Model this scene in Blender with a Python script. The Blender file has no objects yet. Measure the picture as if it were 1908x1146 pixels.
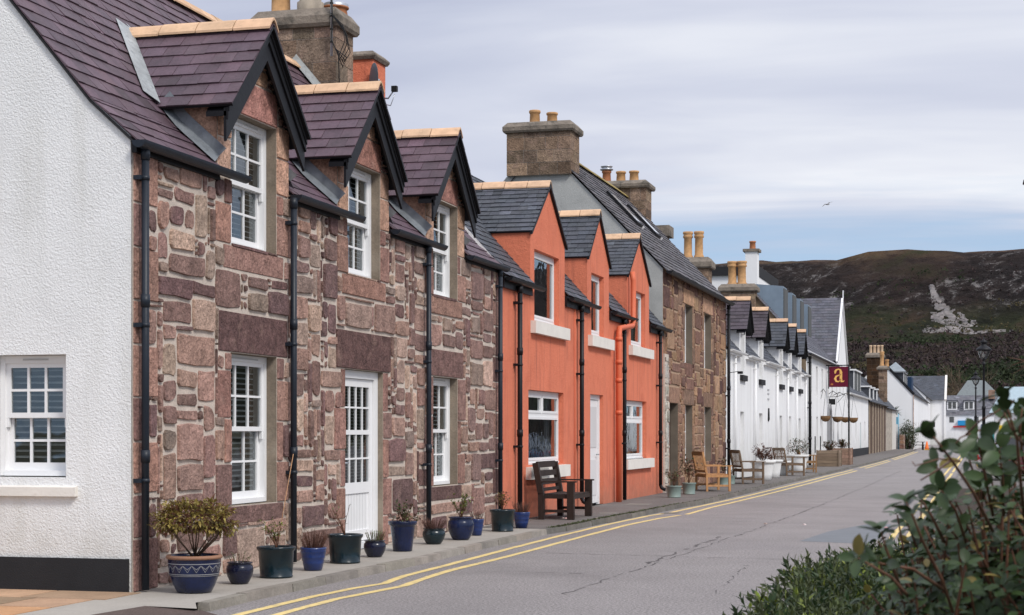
import bpy, math, random
from mathutils import Vector, Matrix, noise
R = math.radians
scn = bpy.context.scene
col = scn.collection

# ------------------------------------------------------------------ camera
cd = bpy.data.cameras.new('camera'); cam = bpy.data.objects.new('camera', cd); col.objects.link(cam)
cam.location = (7.7, 0, 1.5)
cam.rotation_euler = (R(90), 0, R(15.0856))
cd.sensor_width = 36; cd.lens = 36*3235/1908; cd.shift_y = 234/1908
cd.clip_start = 0.1; cd.clip_end = 9000
cd.dof.use_dof = True; cd.dof.focus_distance = 24; cd.dof.aperture_fstop = 16
scn.camera = cam
# ------------------------------------------------------------------ light
SUN_EL, SUN_AZ = 44, -36           # azimuth measured from +X (the street side), negative = towards the viewer
sd = bpy.data.lights.new('sun', 'SUN'); sun = bpy.data.objects.new('sun', sd); col.objects.link(sun)
sd.energy = 1.5; sd.angle = R(14); sd.color = (1.0, .96, .9)
sv = Vector((math.cos(R(SUN_EL))*math.cos(R(SUN_AZ)), math.cos(R(SUN_EL))*math.sin(R(SUN_AZ)), math.sin(R(SUN_EL))))
sun.rotation_euler = (-sv).to_track_quat('-Z', 'Y').to_euler(); sun.location = (20, -10, 30)
w = bpy.data.worlds.new('World'); scn.world = w; w.use_nodes = True
nt = w.node_tree; N = nt.nodes; L = nt.links; N.clear()
def nd(t, **k):
    n = N.new(t)
    for a, b in k.items(): setattr(n, a, b)
    return n
def mth(op, a, b=None, c=None):
    n = nd('ShaderNodeMath', operation=op)
    for i, q in enumerate((a, b, c)):
        if q is None: continue
        if isinstance(q, (int, float)): n.inputs[i].default_value = q
        else: L.new(q, n.inputs[i])
    return n.outputs[0]
def ramp(fac, stops, interp='LINEAR'):
    n = nd('ShaderNodeValToRGB'); cr = n.color_ramp; cr.interpolation = interp
    while len(cr.elements) < len(stops): cr.elements.new(.5)
    for e, (p, c) in zip(cr.elements, stops): e.position = p; e.color = tuple(c)+(1,) if len(c) == 3 else c
    L.new(fac, n.inputs[0]); return n.outputs[0]
def mix(f, a, b):
    n = nd('ShaderNodeMix', data_type='RGBA')
    for s, q in ((n.inputs[0], f), (n.inputs[6], a), (n.inputs[7], b)):
        if isinstance(q, (int, float)): s.default_value = q
        elif isinstance(q, tuple): s.default_value = q+(1,) if len(q) == 3 else q
        else: L.new(q, s)
    return n.outputs[2]
def nz(vec, scale, det=5, rough=.55, dist=0):
    n = nd('ShaderNodeTexNoise'); n.inputs['Scale'].default_value = scale; n.inputs['Detail'].default_value = det
    n.inputs['Roughness'].default_value = rough; n.inputs['Distortion'].default_value = dist
    L.new(vec, n.inputs['Vector']); return n.outputs[0]
def mapping(vec, sc, loc=(0, 0, 0), rot=(0, 0, 0)):
    n = nd('ShaderNodeMapping'); n.inputs['Scale'].default_value = sc; n.inputs['Location'].default_value = loc
    n.inputs['Rotation'].default_value = rot; L.new(vec, n.inputs[0]); return n.outputs[0]
sky = nd('ShaderNodeTexSky', sky_type='NISHITA'); sky.sun_disc = False
sky.sun_elevation = R(SUN_EL); sky.sun_rotation = R(90-SUN_AZ)
tc = nd('ShaderNodeTexCoord').outputs['Generated']
sx = nd('ShaderNodeSeparateXYZ'); L.new(tc, sx.inputs[0])
zz = mth('MAXIMUM', sx.outputs[2], .0)
den = mth('ADD', zz, .10)
cx_ = nd('ShaderNodeCombineXYZ'); L.new(mth('DIVIDE', sx.outputs[0], den), cx_.inputs[0]); L.new(mth('DIVIDE', sx.outputs[1], den), cx_.inputs[1])
pl = cx_.outputs[0]
n1 = nz(mapping(pl, (.42, .75, 1), (30.3, 11.1, 0), (0, 0, R(-24))), 1.0, 4, .45, .5)
n2 = nz(mapping(pl, (.45, 1.0, 1), (13.3, 7.9, 0), (0, 0, R(-28))), 1.5, 7, .5, .8)
n3 = nz(mapping(pl, (.8, 2.2, 1), (1.3, 9.2, 0), (0, 0, R(-20))), 2.5, 8, .6, .5)
# cloud brightness: soft lavender grey bands with paler streaks
nb = mth('ADD', mth('ADD', mth('MULTIPLY', n1, .62), mth('MULTIPLY', n2, .38)), mth('MULTIPLY', ramp(zz, [(.12, (1, 1, 1)), (.18, (0, 0, 0))]), .05))
cc = ramp(nb, [(.38, (4.0, 4.35, 5.6)), (.46, (4.7, 5.05, 6.2)), (.54, (5.5, 5.8, 6.8)), (.66, (7.3, 7.5, 8.0))])
# cover: full overcast above, open blue strip near the horizon
el = mth('ADD', zz, mth('MULTIPLY', mth('SUBTRACT', n2, .5), .09))
cov = ramp(el, [(.085, (.10, .10, .10)), (.105, (.22, .22, .22)), (.130, (.80, .80, .80)), (.16, (1, 1, 1))])
wis = ramp(n3, [(.38, (0, 0, 0)), (.62, (1, 1, 1))])
covm = mth('MINIMUM', mth('ADD', cov, mth('MULTIPLY', wis, .18)), 1.0)
skc = mix(.85, sky.outputs[0], (3.3, 4.8, 6.8))
up_ = ramp(zz, [(.25, (1, 1, 1)), (.8, (1.75, 1.72, 1.68))])
mu = nd('ShaderNodeMix', data_type='RGBA', blend_type='MULTIPLY'); mu.inputs[0].default_value = 1; L.new(cc, mu.inputs[6]); L.new(up_, mu.inputs[7]); cc = mu.outputs[2]
bg = nd('ShaderNodeBackground'); bg.inputs[1].default_value = .075
L.new(mix(covm, skc, cc), bg.inputs[0])
wo = nd('ShaderNodeOutputWorld'); L.new(bg.outputs[0], wo.inputs[0])
scn.view_settings.view_transform = 'Standard'; scn.view_settings.look = 'None'
scn.view_settings.exposure = 0.68; scn.view_settings.gamma = 1
scn.render.resolution_x = 1024; scn.render.resolution_y = 615

# ------------------------------------------------------------------ materials
def M(name, base, rough=.85, var=.25, vs=3.0, var2=0, vs2=30, dirt=None, dirts=1.2, dthr=.55, bump=0, bs=40, bump2=0, bs2=8, tint=True,
      spec=.3, metal=0, stretch=None, coat=0, vor=0, vors=40, streak=None, splash=None):
    global nt, N, L
    m = bpy.data.materials.new(name); m.use_nodes = True; nt = m.node_tree; N = nt.nodes; L = nt.links; N.clear()
    out = nd('ShaderNodeOutputMaterial'); b = nd('ShaderNodeBsdfPrincipled'); L.new(b.outputs[0], out.inputs[0])
    co = nd('ShaderNodeTexCoord').outputs['Object']
    if stretch: co = mapping(co, stretch)
    c = nd('ShaderNodeRGB'); c.outputs[0].default_value = tuple(base)+(1,); c = c.outputs[0]
    def mul(a, fac):
        n = nd('ShaderNodeMix', data_type='RGBA', blend_type='MULTIPLY'); n.inputs[0].default_value = 1
        L.new(a, n.inputs[6]); L.new(fac, n.inputs[7]); return n.outputs[2]
    if tint:
        a = nd('ShaderNodeAttribute', attribute_name='tint'); c = mul(c, a.outputs[0])
    if var:
        c = mul(c, ramp(nz(co, vs, 5, .6), [(.25, (1-var,)*3), (.75, (1+var,)*3)]))
    if var2:
        c = mul(c, ramp(nz(co, vs2, 4, .7), [(.3, (1-var2,)*3), (.7, (1+var2,)*3)]))
    if dirt:
        f = ramp(nz(co, dirts, 6, .65, .4), [(dthr, (0, 0, 0)), (dthr+.18, (1, 1, 1))])
        c = mix(mth('MULTIPLY', f, dirt[3]), c, tuple(dirt[:3]))
    if splash:
        sp_ = nd('ShaderNodeSeparateXYZ'); L.new(co, sp_.inputs[0])
        f = ramp(mth('ADD', sp_.outputs[2], mth('MULTIPLY', mth('SUBTRACT', nz(co, 3.5, 7, .7), .5), 1.6)), [(.0, (1, 1, 1)), (splash[4], (0, 0, 0))]); c = mix(mth('MULTIPLY', f, splash[3]), c, tuple(splash[:3]))
    if streak:
        f = ramp(nz(mapping(co, (1, 1, .09)), streak[4], 5, .6, .3), [(.50, (0, 0, 0)), (.72, (1, 1, 1))]); f2 = ramp(nz(co, .45, 3), [(.35, (0, 0, 0)), (.6, (1, 1, 1))])
        c = mix(mth('MULTIPLY', mth('MULTIPLY', f, f2), streak[3]), c, tuple(streak[:3]))
    L.new(c, b.inputs['Base Color'])
    b.inputs['Roughness'].default_value = rough; b.inputs['Metallic'].default_value = metal
    b.inputs['Specular IOR Level'].default_value = spec; b.inputs['Coat Weight'].default_value = coat
    b.inputs['Coat Roughness'].default_value = .12
    prev = None
    for amt, s, kind in ((bump, bs, 'n'), (bump2, bs2, 'n'), (vor, vors, 'v')):
        if not amt: continue
        bn = nd('ShaderNodeBump'); bn.inputs['Strength'].default_value = 1; bn.inputs['Distance'].default_value = amt
        if kind == 'n': L.new(nz(co, s, 5, .6, .3), bn.inputs['Height'])
        else:
            v = nd('ShaderNodeTexVoronoi', feature='SMOOTH_F1'); v.inputs['Scale'].default_value = s
            wv = nd('ShaderNodeVectorMath', operation='ADD'); L.new(co, wv.inputs[0])
            wn = nd('ShaderNodeTexNoise'); wn.inputs['Scale'].default_value = s*.6; L.new(co, wn.inputs['Vector'])
            ws = nd('ShaderNodeVectorMath', operation='SCALE'); ws.inputs['Scale'].default_value = 2.2/s; L.new(wn.outputs[1], ws.inputs[0])
            L.new(ws.outputs[0], wv.inputs[1]); L.new(wv.outputs[0], v.inputs['Vector']); L.new(v.outputs[0], bn.inputs['Height'])
        if prev: L.new(prev, bn.inputs['Normal'])
        prev = bn.outputs[0]
    if prev: L.new(prev, b.inputs['Normal'])
    return m
def Mglass(name, tintc=(.78, .82, .83), refl=.46):
    global nt, N, L
    m = bpy.data.materials.new(name); m.use_nodes = True; nt = m.node_tree; N = nt.nodes; L = nt.links; N.clear()
    out = nd('ShaderNodeOutputMaterial'); g = nd('ShaderNodeBsdfGlossy'); g.inputs['Roughness'].default_value = .03
    g.inputs['Color'].default_value = (.85, .9, .92, 1)
    t = nd('ShaderNodeBsdfTransparent'); t.inputs[0].default_value = tuple(tintc)+(1,)
    lw = nd('ShaderNodeLayerWeight'); lw.inputs[0].default_value = .35
    bn = nd('ShaderNodeBump'); bn.inputs['Distance'].default_value = .004
    L.new(nz(nd('ShaderNodeTexCoord').outputs['Object'], 2.5, 2), bn.inputs['Height']); L.new(bn.outputs[0], g.inputs['Normal'])
    mx = nd('ShaderNodeMixShader'); L.new(mth('ADD', mth('MULTIPLY', lw.outputs[0], refl*1.6), .13), mx.inputs[0]); L.new(t.outputs[0], mx.inputs[1]); L.new(g.outputs[0], mx.inputs[2])
    L.new(mx.outputs[0], out.inputs[0]); return m
def Mleaf(name, base, var=.35, rough=.45, trans=.25, spec=.35):
    global nt, N, L
    m = M(name, base, rough=rough, var=var, vs=6, spec=spec); nt = m.node_tree; N = nt.nodes; L = nt.links
    b = [n for n in N if n.type == 'BSDF_PRINCIPLED'][0]; out = [n for n in N if n.type == 'OUTPUT_MATERIAL'][0]
    t = nd('ShaderNodeBsdfTranslucent'); L.new(b.inputs['Base Color'].links[0].from_socket, t.inputs[0])
    mx = nd('ShaderNodeMixShader'); mx.inputs[0].default_value = trans
    L.new(b.outputs[0], mx.inputs[1]); L.new(t.outputs[0], mx.inputs[2]); L.new(mx.outputs[0], out.inputs[0]); return m

harl = M('white_harling', (.80, .80, .79), .9, var=.05, vs=2, dirt=(.58, .56, .52, .35), dirts=.8, dthr=.56, bump=.005, bs=90, vor=.0065, vors=50, streak=(.52, .51, .45, .5, 3.0), splash=(.42, .39, .33, .5, .9))
whitewall = M('white_paint_wall', (.80, .80, .80), .85, var=.04, vs=.6, dirt=(.6, .6, .58, .3), dirts=.5, dthr=.6, bump=.012, bs=12, stretch=(1, 1, .35), streak=(.5, .5, .47, .4, 2), splash=(.45, .44, .40, .5, .7))
blackpl = M('black_plinth_paint', (.018, .018, .02), .7, var=.2, bump=.004, bs=60)
mortar = M('lime_mortar', (.57, .49, .42), .95, var=.18, vs=5, var2=.2, vs2=60, bump=.008, bs=70)
stone = M('sandstone', (1, 1, 1), .9, var=.42, vs=5.5, var2=.40, vs2=30, dirt=(.40, .265, .215, .45), dirts=3.4, dthr=.56, bump=.03, bs=26, bump2=.024, bs2=11, spec=.2)
dressed = M('dressed_sandstone', (.235, .19, .145), .9, var=.3, vs=2.5, var2=.15, vs2=40, dirt=(.36, .31, .25, .6), dirts=1.5, dthr=.5, bump=.006, bs=50)
purple = M('purple_slate', (.090, .054, .068), .6, var=.28, vs=4, var2=.2, vs2=30, dirt=(.24, .23, .25, .7), dirts=5, dthr=.66, bump=.004, bs=25, spec=.5)
greyslate = M('grey_slate', (.055, .060, .072), .6, var=.25, vs=4, var2=.3, vs2=25, dirt=(.24, .24, .25, .5), dirts=7, dthr=.66, bump=.008, bs=22, spec=.45)
oldslate = M('weathered_slate', (.115, .108, .115), .75, var=.25, vs=2, var2=.3, vs2=18, dirt=(.19, .18, .16, .5), dirts=2, dthr=.55, bump=.01, bs=15)
claytile = M('clay_ridge_tile', (.62, .41, .26), .8, var=.2, vs=5, dirt=(.28, .2, .13, .65), dirts=6, dthr=.56, bump=.003, bs=40)
lead = M('lead_flashing', (.36, .38, .38), .5, var=.3, vs=5, dirt=(.12, .13, .14, .7), dirts=14, dthr=.55, bump=.008, bs=14, metal=.3)
blackgloss = M('black_gloss_paint', (.007, .007, .009), .5, var=.2, bump=.003, bs=12, spec=.3)
navypipe = M('blue_black_pipe_paint', (.012, .017, .026), .45, var=.2, spec=.35, bump=.002, bs=20)
whitepvc = M('white_window_paint', (.80, .80, .80), .4, var=.03, spec=.4)
creamstone = M('cream_painted_stone', (.74, .70, .64), .8, var=.08, dirt=(.45, .38, .32, .5), dirts=5, dthr=.6, bump=.004, bs=30)
orange = M('orange_render', (.70, .205, .115), .88, var=.07, vs=1.2, dirt=(.56, .14, .075, .6), dirts=1.3, dthr=.52, bump=.009, bs=60, bump2=.014, bs2=16, var2=.10, vs2=45, streak=(.40, .115, .075, .7, 5), splash=(.33, .15, .10, .6, .7))
orangepipe = M('orange_pipe_paint', (.66, .15, .07), .5, var=.1)
greyrender = M('grey_cement_render', (.40, .405, .39), .95, var=.14, vs=2, var2=.1, vs2=30, bump=.01, bs=50)
brownrender = M('brown_harling', (.24, .18, .12), .95, var=.25, vs=2, bump=.02, bs=30)
chimcap = M('chimney_cap_stone', (.22, .185, .15), .95, var=.3, vs=4, dirt=(.05, .048, .04, .8), dirts=3, dthr=.5, bump=.02, bs=18)
potyellow = M('yellow_clay_pot', (.50, .285, .13), .8, var=.25, vs=8, dirt=(.12, .09, .07, .6), dirts=6, dthr=.6)
potred = M('red_clay_pot', (.42, .17, .08), .8, var=.25, vs=8, dirt=(.10, .07, .06, .5), dirts=6, dthr=.6)
zinc = M('zinc_cladding', (.22, .28, .34), .5, var=.12, vs=2, metal=.35)
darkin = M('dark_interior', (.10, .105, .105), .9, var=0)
curtain = M('pale_curtain', (.55, .55, .56), .9, var=.1, vs=8)
blindm = M('blind_slats', (.55, .56, .55), .6, var=0)
glass = Mglass('window_glass')
glassbig = Mglass('picture_window_glass', refl=.75)
metal = M('galvanised_metal', (.45, .47, .5), .4, metal=.8, var=.1)
rubberblk = M('black_cable', (.01, .01, .01), .6, var=0)
asphalt = M('asphalt', (.262, .240, .232), .9, var=.12, vs=.5, var2=.62, vs2=38, dirt=(.17, .155, .15, .5), dirts=.3, dthr=.5, bump=.014, bs=60, spec=.25)
asphaltdk = M('dark_asphalt', (.155, .14, .13), .9, var=.2, vs=1.2, var2=.3, vs2=50, bump=.01, bs=80)
redasph = M('red_brown_asphalt', (.105, .075, .065), .9, var=.2, var2=.35, vs2=60, bump=.01, bs=80)
smoothpatch = M('smooth_grey_patch', (.16, .17, .18), .7, var=.1)
concrete = M('pavement_concrete', (.36, .33, .29), .9, var=.12, vs=1.3, var2=.1, vs2=40, dirt=(.17, .15, .13, .6), dirts=1.3, dthr=.56, bump=.006, bs=50)
kerbm = M('kerb_stone', (.20, .185, .165), .9, var=.3, vs=3, var2=.15, vs2=40, bump=.012, bs=25)
flag = M('sandstone_flag', (.42, .27, .17), .9, var=.2, vs=2.5, var2=.12, vs2=30, bump=.006, bs=40)
yellow = M('yellow_road_paint', (.72, .55, .23), .75, var=.1, vs=4, dirt=(.26, .23, .19, .85), dirts=9, dthr=.53, var2=.15, vs2=60, bump=.004, bs=80)
crackm = M('crack_tar', (.10, .09, .088), .9, var=.2)
soil = M('garden_soil', (.045, .032, .022), .95, var=.3, bump=.02, bs=30)
verge = M('verge_ground', (.09, .085, .05), .95, var=.35, vs=1.5, var2=.3, vs2=20, bump=.03, bs=12)
glazeblue = M('blue_glaze', (.004, .011, .048), .24, var=.45, vs=7, spec=.45, coat=.15, bump=.002, bs=12)
glazedark = M('dark_blue_glaze', (.006, .008, .026), .22, var=.5, vs=6, spec=.45, coat=.2)
glazegreen = M('teal_glaze', (.003, .013, .019), .24, var=.5, vs=6, spec=.45, coat=.15)
glazebright = M('bright_blue_glaze', (.008, .026, .12), .32, var=.35, vs=9, spec=.5, coat=.3)
potrim = M('bare_clay_rim', (.30, .16, .10), .7, var=.2)
patm = M('pale_glaze_line', (.26, .26, .27), .6, var=.1)
greytub = M('grey_green_tub', (.20, .26, .235), .5, var=.1, spec=.4)
whitetub = M('white_tub_paint', (.76, .76, .75), .7, var=.06, dirt=(.4, .37, .33, .5), dirts=4, dthr=.6)
darkwood = M('dark_stained_wood', (.032, .02, .016), .6, var=.35, vs=4, stretch=(6, 6, 1), bump=.004, bs=20)
teak = M('teak', (.27, .155, .075), .7, var=.25, vs=4, stretch=(5, 5, 1), bump=.003, bs=20)
paleteak = M('pale_teak', (.47, .25, .11), .65, var=.2, vs=4, stretch=(5, 5, 1))
greyteak = M('weathered_teak', (.15, .10, .065), .75, var=.3, vs=4, stretch=(5, 5, 1))
planterwood = M('planter_boards', (.23, .17, .12), .85, var=.25, vs=3, stretch=(1, 1, 6), bump=.008, bs=10)
brickm = M('planter_brick', (.30, .19, .14), .9, var=.25, vs=9, var2=.2, bump=.01, bs=25)
bark = M('bark', (.10, .065, .045), .85, var=.3, vs=15)
redstem = M('red_brown_stem', (.13, .06, .035), .6, var=.3, vs=20)
lf_dark = Mleaf('dark_green_leaf', (.036, .062, .024))
lf_big = Mleaf('large_glossy_leaf', (.036, .062, .020), rough=.42, spec=.35, trans=.15)
lf_hebe = Mleaf('narrow_green_leaf', (.072, .090, .034), rough=.45)
greenstem = M('green_stem', (.06, .075, .03), .7, var=.2)
lf_yel = Mleaf('yellow_green_leaf', (.17, .21, .03))
lf_olive = Mleaf('olive_red_leaf', (.27, .21, .06))
lf_brown = Mleaf('dry_brown_leaf', (.16, .075, .05))
lf_heath = Mleaf('heather_leaf', (.14, .07, .055))
lf_pale = Mleaf('pale_green_leaf', (.13, .16, .065))
maroon = M('maroon_sign_paint', (.115, .004, .022), .4, var=.03, tint=False)
gold = M('gold_lettering', (.82, .47, .13), .5, var=.03)
bluesign = M('light_blue_sign', (.20, .50, .66), .5, var=.03)
shopblue = M('bright_blue_fascia', (.02, .26, .55), .5, var=.05)
navy = M('navy_paint', (.015, .04, .09), .5, var=.05)
tealp = M('teal_paint', (.05, .30, .33), .5, var=.05)
wicker = M('coir_basket', (.17, .095, .045), .95, var=.3, vs=20, bump=.02, bs=40)
lampglass = Mglass('lantern_glass', (.85, .86, .86), .5)
redpaint = M('burgundy_car_paint', (.10, .008, .015), .25, var=0, coat=.8)
bluecar = M('blue_grey_car_paint', (.07, .10, .16), .3, var=0, coat=.8)
greycar = M('grey_car_paint', (.20, .21, .22), .3, var=0, coat=.8, metal=.3)
tyre = M('tyre_rubber', (.015, .015, .015), .8, var=0)
yellowp = M('yellow_paint', (.75, .52, .03), .5, var=0)
orangep = M('orange_plastic', (.8, .16, .02), .5, var=0)
redp = M('red_paint', (.45, .03, .03), .5, var=0)
gull = M('gull_feathers', (.25, .25, .26), .8, var=.1)

# ------------------------------------------------------------------ mesh helper
class MB:
    def __init__(s): s.v = []; s.f = []; s.m = []; s.t = []; s.sm = []
    def face(s, pts, m=0, t=(1, 1, 1)):
        i = len(s.v); s.v += [tuple(p) for p in pts]; s.f.append(tuple(range(i, i+len(pts)))); s.m.append(m); s.t.append(t); s.sm.append(False)
    def idx(s, vs, fs, m=0, t=(1, 1, 1), smooth=True):
        i = len(s.v); s.v += [tuple(p) for p in vs]
        for f in fs: s.f.append(tuple(i+k for k in f)); s.m.append(m); s.t.append(t); s.sm.append(smooth)
    def hexa(s, c, m=0, t=(1, 1, 1)):      # 8 corners: bottom 4 ccw, top 4 ccw
        s.idx(c, [(3, 2, 1, 0), (4, 5, 6, 7), (0, 1, 5, 4), (1, 2, 6, 5), (2, 3, 7, 6), (3, 0, 4, 7)], m, t, False)
    def box(s, x0, x1, y0, y1, z0, z1, m=0, t=(1, 1, 1)):
        s.hexa([(x0, y0, z0), (x1, y0, z0), (x1, y1, z0), (x0, y1, z0), (x0, y0, z1), (x1, y0, z1), (x1, y1, z1), (x0, y1, z1)], m, t)
    def tbox(s, T, a0, a1, b0, b1, c0, c1, m=0, t=(1, 1, 1)):
        s.hexa([T(a0, b0, c0), T(a1, b0, c0), T(a1, b0, c1), T(a0, b0, c1), T(a0, b1, c0), T(a1, b1, c0), T(a1, b1, c1), T(a0, b1, c1)], m, t)
    def bar(s, p, q, wd, th, up=(0, 0, 1), m=0, t=(1, 1, 1)):
        p, q, up = Vector(p), Vector(q), Vector(up); d = (q-p).normalized(); a = d.cross(up).normalized()*wd/2; b = a.cross(d).normalized()*th/2
        s.hexa([p-a-b, p+a-b, p+a+b, p-a+b, q-a-b, q+a-b, q+a+b, q-a+b], m, t)
    def tube(s, path, r, n=8, m=0, t=(1, 1, 1), cap=True):
        path = [Vector(p) for p in path]; k = len(path); rs = r if isinstance(r, (list, tuple)) else [r]*k
        vs = []; pa = None
        for i, p in enumerate(path):
            d = (path[min(i+1, k-1)]-path[max(i-1, 0)]).normalized()
            if pa is None: pa = d.orthogonal().normalized()
            pa = (pa-d*pa.dot(d)).normalized(); pb = d.cross(pa)
            for j in range(n):
                an = 2*math.pi*j/n; vs.append(p+(pa*math.cos(an)+pb*math.sin(an))*rs[i])
        fs = [(i*n+j, i*n+(j+1) % n, (i+1)*n+(j+1) % n, (i+1)*n+j) for i in range(k-1) for j in range(n)]
        if cap: fs += [tuple(range(n-1, -1, -1)), tuple((k-1)*n+j for j in range(n))]
        s.idx(vs, fs, m, t)
    def lathe(s, prof, c=(0, 0, 0), n=24, m=0, t=(1, 1, 1), sq=1):
        vs = []; k = len(prof)
        for r, z in prof:
            for j in range(n): an = 2*math.pi*j/n; vs.append((c[0]+r*math.cos(an), c[1]+r*math.sin(an)*sq, c[2]+z))
        fs = [(i*n+j, i*n+(j+1) % n, (i+1)*n+(j+1) % n, (i+1)*n+j) for i in range(k-1) for j in range(n)]
        s.idx(vs, fs, m, t)
    def prism(s, prof, y0, y1, m=0, t=(1, 1, 1), ax='y'):   # prof list of (x,z), extruded along y (or (y,z) along x)
        f = (lambda a, z, q: (a, q, z)) if ax == 'y' else (lambda a, z, q: (q, a, z))
        n = len(prof)
        s.face([f(a, z, y0) for a, z in prof], m, t); s.face([f(a, z, y1) for a, z in reversed(prof)], m, t)
        for i in range(n):
            a, b = prof[i], prof[(i+1) % n]; s.face([f(*a, y0), f(*a, y1), f(*b, y1), f(*b, y0)], m, t)
    def build(s, name, mats, parent=None, loc=(0, 0, 0)):
        me = bpy.data.meshes.new(name)
        o0 = Vector(loc)
        if parent is not None:                      # everything is written in world metres; shift into the root's frame
            p = parent; 
            while p is not None: o0 = o0+p.location; p = p.parent
        me.from_pydata([Vector(v)-o0 for v in s.v] if o0.length else s.v, [], s.f)
        for mm in (mats if isinstance(mats, (list, tuple)) else [mats]): me.materials.append(mm)
        me.polygons.foreach_set('material_index', s.m); me.polygons.foreach_set('use_smooth', s.sm)
        at = me.attributes.new('tint', 'FLOAT_COLOR', 'FACE')
        fl = []
        for t in s.t: fl += [t[0], t[1], t[2], 1.0]
        at.data.foreach_set('color', fl); me.update()
        o = bpy.data.objects.new(name, me); col.objects.link(o)
        if parent is not None: o.parent = parent
        else: o.location = loc
        return o
def tag(o, label, cat, group=None, kind=None):
    if label: o['label'] = label
    if cat: o['category'] = cat
    if group: o['group'] = group
    if kind: o['kind'] = kind
    return o
def thing(name, label, cat, loc=(0, 0, 0), group=None):
    o = bpy.data.objects.new(name, None); col.objects.link(o); o.location = loc; o.empty_display_size = .2
    return tag(o, label, cat, group)
def struct(mb, name, mats): return tag(mb.build(name, mats), None, None, kind='structure')
def dup(root, loc, rz=0, label=None, group=None, scale=None):
    r = root.copy(); col.objects.link(r); r.location = loc; r.rotation_euler = (0, 0, rz)
    if scale: r.scale = scale if isinstance(scale, tuple) else (scale,)*3
    if label: r['label'] = label
    if group: r['group'] = group
    def rec(a, b):
        for ch in a.children:
            c = ch.copy(); col.objects.link(c); c.parent = b; rec(ch, c)
    rec(root, r); return r
rnd = random.Random(7)
def tj(v, c=(1, 1, 1), rg=None):
    g = rg or rnd; k = 1+g.uniform(-v, v); return (c[0]*k*(1+g.uniform(-v, v)*.2), c[1]*k, c[2]*k*(1+g.uniform(-v, v)*.2))

# ------------------------------------------------------------------ builders
def wall_holes(mb, T, a0, a1, b0, b1, holes, depth=.2, mw=0, mr=1, t=(1, 1, 1)):
    A = sorted({a0, a1, *[h[0] for h in holes], *[h[1] for h in holes]}); B = sorted({b0, b1, *[h[2] for h in holes], *[h[3] for h in holes]})
    A = [a for a in A if a0 <= a <= a1]; B = [b for b in B if b0 <= b <= b1]
    for i in range(len(A)-1):
        for j in range(len(B)-1):
            ca, cb = (A[i]+A[i+1])/2, (B[j]+B[j+1])/2
            if any(h[0] < ca < h[1] and h[2] < cb < h[3] for h in holes): continue
            mb.face([T(A[i], B[j], 0), T(A[i+1], B[j], 0), T(A[i+1], B[j+1], 0), T(A[i], B[j+1], 0)], mw, t)
    for h in holes:
        x0, x1, z0, z1 = h[:4]; d = -depth
        mb.face([T(x0, z0, 0), T(x0, z1, 0), T(x0, z1, d), T(x0, z0, d)], mr); mb.face([T(x1, z0, d), T(x1, z1, d), T(x1, z1, 0), T(x1, z0, 0)], mr)
        if z1 < b1-.001: mb.face([T(x0, z1, 0), T(x1, z1, 0), T(x1, z1, d), T(x0, z1, d)], mr)
        if z0 > b0+.001: mb.face([T(x0, z0, d), T(x1, z0, d), T(x1, z0, 0), T(x0, z0, 0)], mr)
TF = lambda x: (lambda a, b, c: (x+c, a, b))              # facade facing +X : a=y, b=z, c=outward
TG = lambda y: (lambda a, b, c: (a, y-c, b))              # gable facing -Y : a=x, b=z, c=outward
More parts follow.
